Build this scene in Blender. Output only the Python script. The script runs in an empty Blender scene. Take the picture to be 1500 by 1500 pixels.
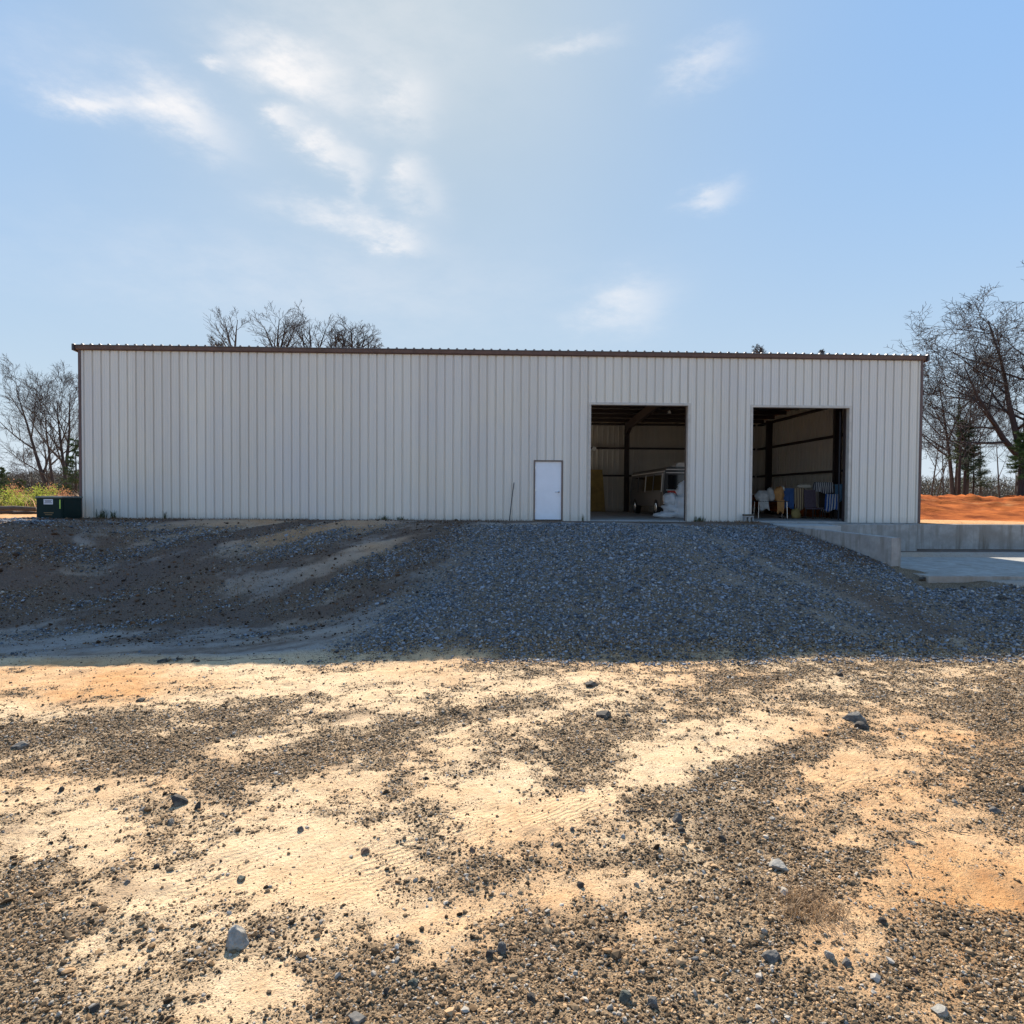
import bpy, math, random
import numpy as np
from math import radians as R, sin, cos, pi
from mathutils import Vector
random.seed(7); rng = np.random.default_rng(11)
S = bpy.context.scene
C = S.collection

# ------------------------------------------------------------------ camera (building frame: front wall on Y = 0, floor on Z = 0)
F = 1000.0 / 1500.0
CAM = np.array([-0.5594, -24.816, 0.9004]); YAW, PITCH, ROLL = 0.02928, -0.02432, 0.00664
fw = np.array([sin(YAW)*cos(PITCH), cos(YAW)*cos(PITCH), sin(PITCH)])
r0 = np.array([cos(YAW), -sin(YAW), 0.0]); u0 = np.cross(r0, fw)
RT = r0*cos(ROLL) + u0*sin(ROLL); UP = -r0*sin(ROLL) + u0*cos(ROLL)
from mathutils import Matrix
cd = bpy.data.cameras.new("camera"); cam = bpy.data.objects.new("camera", cd); C.objects.link(cam)
m = Matrix(((RT[0], UP[0], -fw[0], CAM[0]), (RT[1], UP[1], -fw[1], CAM[1]), (RT[2], UP[2], -fw[2], CAM[2]), (0, 0, 0, 1)))
cam.matrix_world = m
cd.sensor_width = 36; cd.lens = 36*F; cd.clip_start = 0.1; cd.clip_end = 3000
S.camera = cam
def ray(px, py):
    return fw + RT*((px-750)/1000.0) - UP*((py-750)/1000.0)
def atY(px, py, Y=0.0):
    d = ray(px, py); t = (Y-CAM[1])/d[1]; return CAM + d*t
def pix(P):                                   # world point(s) -> photo position
    d = np.asarray(P, float) - CAM; z = d@fw
    z = np.where(np.abs(z) < .05, .05, z)
    return 750+1000*(d@RT)/z, 750-1000*(d@UP)/z, z

# ------------------------------------------------------------------ numpy noise
def _h(ix, iy, s):
    n = (ix.astype(np.int64)*374761393 + iy.astype(np.int64)*668265263 + s*1274126177) & 0xffffffff
    n = ((n ^ (n >> 13))*1274126177) & 0xffffffff
    return ((n ^ (n >> 16)) & 0xffff)/65535.0
def vn(x, y, s=0):
    xi = np.floor(x); yi = np.floor(y); fx = x-xi; fy = y-yi
    fx = fx*fx*(3-2*fx); fy = fy*fy*(3-2*fy)
    a = _h(xi, yi, s); b = _h(xi+1, yi, s); c = _h(xi, yi+1, s); d = _h(xi+1, yi+1, s)
    return (a*(1-fx)+b*fx)*(1-fy) + (c*(1-fx)+d*fx)*fy
def fbm(x, y, s=0, o=4):
    r = 0; a = .5; t = 0
    for k in range(o):
        r = r + a*vn(x*2**k+17.3*k, y*2**k-9.1*k, s+k); t += a; a *= .5
    return r/t
def sst(a, b, x):
    t = np.clip((x-a)/(b-a), 0, 1); return t*t*(3-2*t)

# ------------------------------------------------------------------ terrain
BX0, BX1, BD = -15.25, 15.25, 15.24           # building
def ground(x, y):
    x = np.asarray(x, float); y = np.asarray(y, float)
    s = -y
    low = -2.42 + 0.009*np.clip(x, -14, 14)
    shelf = 4.0*(1-sst(-15.2, -11.0, x + (fbm(x*.5, y*.5, 12)-.5)))
    tl = sst(.5+shelf, 8.4+.12*shelf, s)                                   # steeper earth bank on the left
    tr = np.clip((s-.5)/10.7, 0, 1); tr = tr**1.42; tr = tr*(1-.0*tr)
    tr = np.where(s > 10.2, np.minimum(tr + .0, 1), tr)
    w = sst(-4.5, 1.5, x + .35*(s-4))
    z = low*(tl*(1-w) + tr*w)
    rampcrown = .16*np.exp(-((x-3.6)/3.2)**2)*sst(.6, 3, s)*(1-sst(6, 11.5, s))
    z = z + rampcrown
    # small channel along the ramp's left foot
    z = z - .14*np.exp(-((x+2.2-.10*(s-5))/.5)**2)*sst(1.5, 4, s)*(1-sst(7, 9, s))
    # the dock pit right of the wing wall
    edge = np.where(s < 6.3, 9.0+1.72*np.clip(s, 0, 6.3)/6.3, 10.72 + np.clip(s-6.3, 0, 9)*.95)
    pw = sst(-.02, .12, x-edge)*(s > -.9)
    pw = np.where(s > 6.3, sst(-.25, .9, x-edge), pw)
    pz = -1.22 + .24*(1-sst(1.3, 1.95, s)) - 1.0*sst(7.6, 12, s)
    z = z*(1-pw) + pz*pw
    # behind the front wall: level yard, falling away slowly
    back = -.06 - .5*sst(18, 70, y)
    bm = np.where(x > 10.74, sst(-.33, -.10, y), sst(-.55, -.15, y))
    z = z*(1-bm) + back*bm
    # roughness
    rough = sst(.6, 2, s) + sst(.5, 3, np.abs(x)-15.4)
    rough = np.clip(rough, 0, 1)*(1-.7*pw)
    z = z + rough*((fbm(x*.45, y*.45, 3)-.5)*.13 + (fbm(x*1.7, y*1.7, 8)-.5)*.07 + (fbm(x*7, y*7, 5, 3)-.5)*.035)
    inside = (x > BX0+.02) & (x < BX1-.02) & (y > .02) & (y < BD-.02)
    return np.where(inside, -.22, z)
def g1(x, y): return float(ground(np.array([x]), np.array([y]))[0])
def atG(px, py):                               # where the line of sight meets the terrain
    d = ray(px, py); t = np.concatenate([np.arange(3, 40, .04)])
    P = CAM[None] + d[None]*t[:, None]
    below = P[:, 2] < ground(P[:, 0], P[:, 1])
    i = int(np.argmax(below)); return P[i]

# coverage of loose gravel on the sunlit yard (0 bare sand .. 9 gravel), read off as a plan of the yard
ROWS = [965, 990, 1030, 1080, 1110, 1150, 1190, 1230, 1270, 1310, 1350, 1390, 1430, 1490]
GRID = ["102112244455566", "102121233455556", "343532335554477", "676547546444637", "577276246257266", "333622316266235",
        "426216511687316", "523113523666212", "624212555655511", "524411454356421", "625531564354355", "725546555565377",
        "764376666677777", "774477667888888"]
GR = np.array([[int(c) for c in r] for r in GRID], float)/9.0
def plan(px, py):
    u = np.clip((px-50)/100.0, 0, 13.999); iu = u.astype(int); fu = u-iu
    v = np.interp(py, ROWS, np.arange(len(ROWS))); v = np.clip(v, 0, len(ROWS)-1.001); iv = v.astype(int); fv = v-iv
    return (GR[iv, iu]*(1-fu)+GR[iv, iu+1]*fu)*(1-fv) + (GR[iv+1, iu]*(1-fu)+GR[iv+1, iu+1]*fu)*fv

def masks(x, y):
    """gravel cover, orange clay, dark litter / dead grass, greyer earth"""
    s = -y
    z = ground(x, y)
    # flow direction of the yard's streaks: towards lower-left .. upper-right in plan
    wx = x + (fbm(x*.9, y*.9, 21)-.5)*.9; wy = y + (fbm(x*.9, y*.9, 31)-.5)*.7
    px, py, dep = pix(np.stack([wx, wy, np.full_like(x, -2.42)], -1))
    ok = dep > 3.4
    yard = np.where(ok, plan(np.clip(px, -200, 1700), np.clip(py, 900, 1600)), .55)
    ca, sa = cos(.55), sin(.55)
    a = x*ca + y*sa; b = -x*sa + y*ca
    streak = fbm(a*.35, b*1.6, 41, 4)-.5
    fine = fbm(x*3.1, y*3.1, 51, 4)-.5
    grain = fbm(x*9, y*9, 55, 3)-.5
    yard = np.clip((yard-.42)*1.35+.44 + streak*1.05 + fine*.85 + grain*.85, 0, 1)
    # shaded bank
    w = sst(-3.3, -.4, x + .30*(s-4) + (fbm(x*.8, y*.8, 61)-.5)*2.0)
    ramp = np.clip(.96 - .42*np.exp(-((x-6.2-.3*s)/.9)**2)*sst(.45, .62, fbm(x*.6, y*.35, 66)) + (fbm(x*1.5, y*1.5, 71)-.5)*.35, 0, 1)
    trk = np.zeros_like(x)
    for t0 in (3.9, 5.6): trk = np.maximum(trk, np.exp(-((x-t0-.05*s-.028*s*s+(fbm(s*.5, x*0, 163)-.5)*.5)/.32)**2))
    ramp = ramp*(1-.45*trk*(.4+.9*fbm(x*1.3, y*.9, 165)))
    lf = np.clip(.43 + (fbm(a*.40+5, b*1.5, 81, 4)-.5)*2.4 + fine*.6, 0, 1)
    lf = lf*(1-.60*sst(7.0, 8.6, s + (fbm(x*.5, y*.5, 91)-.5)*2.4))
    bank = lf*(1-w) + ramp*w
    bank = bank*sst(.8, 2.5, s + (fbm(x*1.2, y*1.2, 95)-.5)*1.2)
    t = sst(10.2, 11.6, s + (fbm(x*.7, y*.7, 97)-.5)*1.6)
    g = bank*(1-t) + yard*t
    edge = 10.72 + np.clip(s-6.3, 0, 9)*.95
    pit = (x > np.where(s < 6.3, 9.3+1.72*np.clip(s, 0, 6.3)/6.3, edge+.4)) & (s > -.6)
    g = np.where(pit, .12*sst(8, 10, s), g)
    beh = y > -.35
    g = np.where(beh, .08, g)
    # clay
    c = np.clip((fbm(x*.55, y*.55, 101)-.40)*2.6, 0, 1)*.85
    rgt = sst(1050, 1200, px)*sst(1020, 1100, py)
    lft = (1-sst(180, 300, px))*sst(955, 985, py)*(1-sst(1010, 1040, py))
    c = np.where(s > 10.2, np.clip(c*.55 + .62*rgt*(1-.35*fbm(x, y, 111)) + .55*lft, 0, 1), c)
    redleft = np.exp(-((s-2.3-.05*x)/2.2)**2)*sst(.40, .56, fbm(a*.35, b*1.2, 121))*(1-sst(-5, -2, x))*sst(-15, -9, x)
    c = np.where(s < 10.2, np.clip(c*.6 + redleft*.9, 0, 1), c)
    c = np.where(beh, .85, c)
    # litter
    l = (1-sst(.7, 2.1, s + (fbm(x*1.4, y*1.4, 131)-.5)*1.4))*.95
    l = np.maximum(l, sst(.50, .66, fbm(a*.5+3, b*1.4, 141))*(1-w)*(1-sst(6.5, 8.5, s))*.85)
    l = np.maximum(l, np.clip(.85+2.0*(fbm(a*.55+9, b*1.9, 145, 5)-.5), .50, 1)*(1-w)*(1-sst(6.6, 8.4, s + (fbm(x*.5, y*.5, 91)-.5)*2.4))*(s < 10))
    l = np.maximum(l, .85*sst(-1.9, -.9, x-8.8-1.76*s/6.3)*sst(.6, 1.4, s)*(1-sst(5.2, 6.8, s)))
    l = np.maximum(l, .38*trk*w*(s < 10.2))
    l = np.maximum(l, .8*np.exp(-((x-6.2-.3*s)/1.1)**2)*w*(s < 10.5))
    l = np.maximum(l, np.clip(.44+1.2*(fbm(a*.5+2, b*1.7, 147, 5)-.5), .3, .8)*(1-w)*sst(6, 8, s)*(1-sst(10.3, 10.9, s)))
    l = np.where(s > 10.4, np.clip((fbm(x*1.1, y*1.1, 151)-.62)*3, 0, .5), l)
    l = np.where(s < 10, l*(1-.85*redleft), l); l = np.where(beh, 0, l)
    l = np.where(pit, .25+.5*(s < 1.4), l)
    return np.clip(g, 0, 1), np.clip(c, 0, 1), np.clip(l, 0, 1)

# ------------------------------------------------------------------ materials
M = {}
def nodes(name):
    mt = bpy.data.materials.new(name); mt.use_nodes = True
    nt = mt.node_tree; b = nt.nodes["Principled BSDF"]; M[name] = mt
    return mt, nt, b
def N(nt, t, **kw):
    n = nt.nodes.new(t)
    for k, v in kw.items():
        if k.startswith('i_'):
            k = k[2:]; n.inputs[int(k) if k.isdigit() else k].default_value = v
        else: setattr(n, k, v)
    return n
def L(nt, a, b): nt.links.new(a, b)
def math_(nt, op, a, b=None, c=None, clamp=False):
    n = nt.nodes.new('ShaderNodeMath'); n.operation = op; n.use_clamp = clamp
    for i, v in enumerate((a, b, c)):
        if v is None: continue
        if isinstance(v, (int, float)): n.inputs[i].default_value = v
        else: nt.links.new(v, n.inputs[i])
    return n.outputs[0]
def mixc(nt, f, a, b, mode='MIX'):
    n = nt.nodes.new('ShaderNodeMix'); n.data_type = 'RGBA'; n.blend_type = mode
    for i, v in ((0, f), (6, a), (7, b)):
        if isinstance(v, (int, float)): n.inputs[i].default_value = v
        elif isinstance(v, tuple): n.inputs[i].default_value = v if len(v) == 4 else v+(1,)
        else: nt.links.new(v, n.inputs[i])
    return n.outputs[2]
def simple(name, col, rough=.7, var=.25, scale=6.0, metal=0.0, bump=0.0, stretch=(1, 1, 1), spec=.5, dirt=None, coat=0):
    mt, nt, b = nodes(name)
    tc = N(nt, 'ShaderNodeTexCoord'); mp = N(nt, 'ShaderNodeMapping'); mp.inputs['Scale'].default_value = stretch
    L(nt, tc.outputs['Object'], mp.inputs[0])
    nz = N(nt, 'ShaderNodeTexNoise', i_Scale=scale, i_Detail=6.0, i_Roughness=.6); L(nt, mp.outputs[0], nz.inputs['Vector'])
    f = math_(nt, 'MULTIPLY_ADD', nz.outputs[0], 2.0, -.5, True)
    d = tuple(c*(1-var) for c in col); e = tuple(min(1, c*(1+var*.6)) for c in col)
    c = mixc(nt, f, d, e)
    if dirt:
        n2 = N(nt, 'ShaderNodeTexNoise', i_Scale=scale*.37, i_Detail=8.0, i_Roughness=.7); L(nt, mp.outputs[0], n2.inputs['Vector'])
        c = mixc(nt, math_(nt, 'MULTIPLY_ADD', n2.outputs[0], 4.0, -2.2, True), c, dirt)
    L(nt, c, b.inputs['Base Color'])
    b.inputs['Roughness'].default_value = rough; b.inputs['Metallic'].default_value = metal
    b.inputs['Specular IOR Level'].default_value = spec; b.inputs['Coat Weight'].default_value = coat
    if bump:
        bp = N(nt, 'ShaderNodeBump', i_Strength=bump, i_Distance=.02); L(nt, nz.outputs[0], bp.inputs['Height']); L(nt, bp.outputs[0], b.inputs['Normal'])
    return mt

def panel_mat(name, col, rough):
    mt, nt, b = nodes(name)
    tc = N(nt, 'ShaderNodeTexCoord')
    mp = N(nt, 'ShaderNodeMapping'); mp.inputs['Scale'].default_value = (2.2, 2.2, .12); L(nt, tc.outputs['Object'], mp.inputs[0])
    nz = N(nt, 'ShaderNodeTexNoise', i_Scale=2.0, i_Detail=8.0, i_Roughness=.65); L(nt, mp.outputs[0], nz.inputs['Vector'])
    n2 = N(nt, 'ShaderNodeTexNoise', i_Scale=.35, i_Detail=4.0); L(nt, tc.outputs['Object'], n2.inputs['Vector'])
    c = mixc(nt, math_(nt, 'MULTIPLY_ADD', nz.outputs[0], 2.0, -.5, True), tuple(x*.90 for x in col), tuple(x*1.05 for x in col))
    c = mixc(nt, math_(nt, 'MULTIPLY_ADD', n2.outputs[0], 2.4, -.8, True), c, (col[0]*.90, col[1]*.93, col[2]*1.02), 'MIX')
    sq = N(nt, 'ShaderNodeSeparateXYZ'); L(nt, tc.outputs['Object'], sq.inputs[0])
    wn = N(nt, 'ShaderNodeTexWhiteNoise', noise_dimensions='1D'); L(nt, math_(nt, 'FLOOR', math_(nt, 'DIVIDE', math_(nt, 'ADD', sq.outputs[0], 15.25), .9144)), wn.inputs['W'])
    c = mixc(nt, math_(nt, 'MULTIPLY', wn.outputs[0], .55), c, mixc(nt, 1.0, c, (.86, .85, .86), 'MULTIPLY'))
    # mud splashed up from the ground, a ragged edge within 40 cm of the sill
    sx = N(nt, 'ShaderNodeSeparateXYZ'); L(nt, tc.outputs['Object'], sx.inputs[0])
    n3 = N(nt, 'ShaderNodeTexNoise', i_Scale=5.0, i_Detail=7.0, i_Roughness=.7); L(nt, tc.outputs['Object'], n3.inputs['Vector'])
    h = math_(nt, 'SUBTRACT', math_(nt, 'MULTIPLY', n3.outputs[0], .75), sx.outputs[2])
    sp = math_(nt, 'MULTIPLY_ADD', h, 3.0, -.35, True)
    c = mixc(nt, math_(nt, 'MULTIPLY', sp, .22), c, (.30, .24, .17))
    L(nt, c, b.inputs['Base Color']); b.inputs['Roughness'].default_value = rough
    # oil-canning: sheets are never quite flat
    n4 = N(nt, 'ShaderNodeTexNoise', i_Scale=1.2, i_Detail=2.0); L(nt, tc.outputs['Object'], n4.inputs['Vector'])
    bp = N(nt, 'ShaderNodeBump', i_Strength=.25, i_Distance=.05); L(nt, n4.outputs[0], bp.inputs['Height']); L(nt, bp.outputs[0], b.inputs['Normal'])
    return mt
panel_mat('panel', (.70, .65, .555), .45)
simple('roof_metal', (.16, .15, .15), .5, .2, 3, .3)
simple('trim_red', (.105, .062, .055), .5, .35, 4, dirt=(.08, .06, .06))
simple('trim_dark', (.05, .045, .05), .5, .3, 4)
simple('trim_cream', (.52, .48, .42), .5, .2, 4, dirt=(.28, .22, .16))
simple('steel_primer', (.045, .03, .028), .6, .3, 5)
simple('door_white', (.74, .77, .82), .4, .06, 2, dirt=(.62, .62, .62))
simple('door_frame', (.16, .12, .10), .5, .2, 4)
simple('chrome', (.75, .75, .75), .25, .1, 4, 1.0)
simple('slab', (.42, .40, .37), .85, .3, 2, bump=.2, dirt=(.16, .13, .10))
def concrete(name, col, stain):
    mt, nt, b = nodes(name)
    tc = N(nt, 'ShaderNodeTexCoord')
    nz = N(nt, 'ShaderNodeTexNoise', i_Scale=3.0, i_Detail=10.0, i_Roughness=.7); L(nt, tc.outputs['Object'], nz.inputs['Vector'])
    mp = N(nt, 'ShaderNodeMapping'); mp.inputs['Scale'].default_value = (2.5, 2.5, .25); L(nt, tc.outputs['Object'], mp.inputs[0])
    st = N(nt, 'ShaderNodeTexNoise', i_Scale=1.5, i_Detail=6.0, i_Roughness=.6); L(nt, mp.outputs[0], st.inputs['Vector'])
    c = mixc(nt, math_(nt, 'MULTIPLY_ADD', nz.outputs[0], 2.6, -.8, True), tuple(x*.72 for x in col), tuple(x*1.12 for x in col))
    c = mixc(nt, math_(nt, 'MULTIPLY_ADD', st.outputs[0], 5.0, -2.5, True), c, stain)
    n5 = N(nt, 'ShaderNodeTexNoise', i_Scale=.9, i_Detail=7.0, i_Roughness=.65); L(nt, tc.outputs['Object'], n5.inputs['Vector'])
    c = mixc(nt, math_(nt, 'MULTIPLY_ADD', n5.outputs[0], 4.0, -1.9, True), c, mixc(nt, .5, stain, tuple(x*.8 for x in col)))
    L(nt, c, b.inputs['Base Color']); b.inputs['Roughness'].default_value = .9; b.inputs['Specular IOR Level'].default_value = .15
    bp = N(nt, 'ShaderNodeBump', i_Strength=.35, i_Distance=.02); L(nt, nz.outputs[0], bp.inputs['Height']); L(nt, bp.outputs[0], b.inputs['Normal'])
concrete('concrete', (.36, .345, .32), (.17, .145, .115))
concrete('concrete_pale', (.36, .335, .295), (.24, .20, .155))
simple('box_green', (.008, .022, .020), .5, .3, 3, dirt=(.02, .026, .022), spec=.15)
simple('box_edge', (.10, .12, .11), .45, .3, 3)
simple('sticker_white', (.62, .62, .66), .5, .05)
simple('sticker_ink', (.10, .10, .13), .6, .1)
simple('sticker_lime', (.42, .62, .10), .5, .1)
simple('sticker_amber', (.22, .13, .05), .6, .2)
simple('rod', (.03, .035, .04), .6, .3)
simple('cement_block', (.30, .31, .31), .95, .3, 20, bump=.3)
simple('bus_body', (.012, .014, .018), .35, .2, 3, coat=.3)
simple('bus_panel', (.022, .025, .033), .4, .2, 3)
simple('bus_trim', (.60, .58, .55), .45, .15, 5)
simple('bus_glass', (.010, .011, .013), .08, .1, 3)
simple('red_lamp', (.42, .02, .015), .3, .2, 8)
simple('rubber', (.018, .018, .018), .85, .2)
simple('plastic_white', (.82, .84, .86), .35, .15, 5)
simple('board_yellow', (.42, .30, .10), .75, .3, 4, dirt=(.28, .20, .12))
simple('wood_dark', (.045, .03, .022), .6, .35, 5, stretch=(1, 1, 8))
simple('fabric_purple', (.16, .12, .15), .9, .25, 12)
simple('fabric_grey', (.46, .45, .42), .9, .35, 5)
simple('fabric_rust', (.55, .27, .09), .9, .3, 5)
simple('fabric_blue', (.05, .12, .30), .9, .3, 5)
simple('tarp_blue', (.10, .24, .40), .5, .2, 4)
simple('fabric_pale', (.60, .57, .48), .9, .2, 5)
def striped(name, a, b_, sc):
    mt, nt, b = nodes(name)
    at = N(nt, 'ShaderNodeUVMap') if False else N(nt, 'ShaderNodeAttribute', attribute_name='stripe')
    w = math_(nt, 'FRACT', math_(nt, 'MULTIPLY', at.outputs['Fac'], sc))
    nz = N(nt, 'ShaderNodeTexNoise', i_Scale=30.0)
    c = mixc(nt, math_(nt, 'GREATER_THAN', w, .5), a, b_)
    c = mixc(nt, math_(nt, 'MULTIPLY', nz.outputs[0], .25), c, (.05, .05, .06)); L(nt, c, b.inputs['Base Color']); b.inputs['Roughness'].default_value = .9
striped('stripe_blue', (.04, .13, .46), (.82, .83, .85), 5.0)
striped('stripe_navy', (.05, .06, .10), (.82, .83, .85), 9.0)
striped('stripe_tan', (.58, .44, .27), (.17, .11, .07), 4.0)
simple('bark', (.085, .068, .058), .95, .4, 3, stretch=(6, 6, 1), bump=.4)
simple('bark_dark', (.045, .038, .036), .95, .4, 3, stretch=(6, 6, 1), bump=.4)
simple('twig', (.045, .036, .032), .9, .3, 2)
simple('log', (.09, .07, .055), .95, .4, 5)
def leafy(name, a, b_, tr=.35):
    mt, nt, b = nodes(name)
    g = N(nt, 'ShaderNodeNewGeometry')
    tc = N(nt, 'ShaderNodeTexCoord'); nz = N(nt, 'ShaderNodeTexNoise', i_Scale=1.3, i_Detail=3.0); L(nt, tc.outputs['Object'], nz.inputs['Vector'])
    f = math_(nt, 'ADD', math_(nt, 'MULTIPLY', g.outputs['Random Per Island'], .6), math_(nt, 'MULTIPLY_ADD', nz.outputs[0], 1.0, -.3), None, True)
    c = mixc(nt, f, a, b_); L(nt, c, b.inputs['Base Color']); b.inputs['Roughness'].default_value = .7
    t = N(nt, 'ShaderNodeBsdfTranslucent'); L(nt, c, t.inputs[0])
    mx = N(nt, 'ShaderNodeMixShader'); mx.inputs[0].default_value = tr
    L(nt, b.outputs[0], mx.inputs[1]); L(nt, t.outputs[0], mx.inputs[2])
    L(nt, mx.outputs[0], nt.nodes['Material Output'].inputs[0])
leafy('needles', (.020, .045, .014), (.055, .085, .025), .3)
leafy('needles_bright', (.05, .10, .02), (.11, .17, .035), .45)
leafy('leaf_lime', (.17, .22, .03), (.36, .38, .07), .6)
leafy('leaf_rust', (.30, .14, .06), (.48, .26, .14), .55)
leafy('straw', (.30, .20, .10), (.48, .34, .18), .4)
leafy('straw_pink', (.34, .20, .13), (.50, .32, .20), .45)
leafy('weed_green', (.035, .055, .02), (.09, .10, .04), .35)
leafy('dead_stem', (.10, .055, .025), (.26, .15, .07), .25)
leafy('woods', (.040, .036, .028), (.085, .070, .050), .2)
leafy('woods_green', (.022, .036, .016), (.05, .062, .026), .2)

def stone_mat(name):
    mt, nt, b = nodes(name)
    at = N(nt, 'ShaderNodeAttribute', attribute_name='tone')
    tc = N(nt, 'ShaderNodeTexCoord'); nz = N(nt, 'ShaderNodeTexNoise', i_Scale=60.0, i_Detail=4.0); L(nt, tc.outputs['Object'], nz.inputs['Vector'])
    c = mixc(nt, math_(nt, 'MULTIPLY_ADD', nz.outputs[0], .9, -.15, True), at.outputs['Color'], mixc(nt, 1.0, at.outputs['Color'], (.55, .52, .50), 'MULTIPLY'))
    L(nt, c, b.inputs['Base Color']); b.inputs['Roughness'].default_value = .8; b.inputs['Specular IOR Level'].default_value = .10
stone_mat('gravel_stone')
def rock(name, col, dusty):
    mt, nt, b = nodes(name)
    tc = N(nt, 'ShaderNodeTexCoord'); nz = N(nt, 'ShaderNodeTexNoise', i_Scale=22.0, i_Detail=10.0, i_Roughness=.7); L(nt, tc.outputs['Object'], nz.inputs['Vector'])
    c = mixc(nt, math_(nt, 'MULTIPLY_ADD', nz.outputs[0], 2.6, -.8, True), tuple(x*.6 for x in col), tuple(x*1.25 for x in col))
    n2 = N(nt, 'ShaderNodeTexNoise', i_Scale=9.0, i_Detail=5.0); L(nt, tc.outputs['Object'], n2.inputs['Vector'])
    c = mixc(nt, math_(nt, 'MULTIPLY_ADD', n2.outputs[0], 4.0, -1.95, True), c, dusty)
    L(nt, c, b.inputs['Base Color']); b.inputs['Roughness'].default_value = .85; b.inputs['Specular IOR Level'].default_value = .15
    bp = N(nt, 'ShaderNodeBump', i_Strength=.6, i_Distance=.01); L(nt, nz.outputs[0], bp.inputs['Height']); L(nt, bp.outputs[0], b.inputs['Normal'])
rock('rock_dark', (.060, .052, .044), (.20, .155, .105))
rock('rock_grey', (.125, .115, .102), (.30, .235, .165))
rock('rock_pale', (.30, .275, .235), (.42, .34, .24))
rock('rock_green', (.085, .092, .075), (.22, .175, .12))
rock('rock_brown', (.15, .10, .07), (.28, .20, .13))

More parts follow.
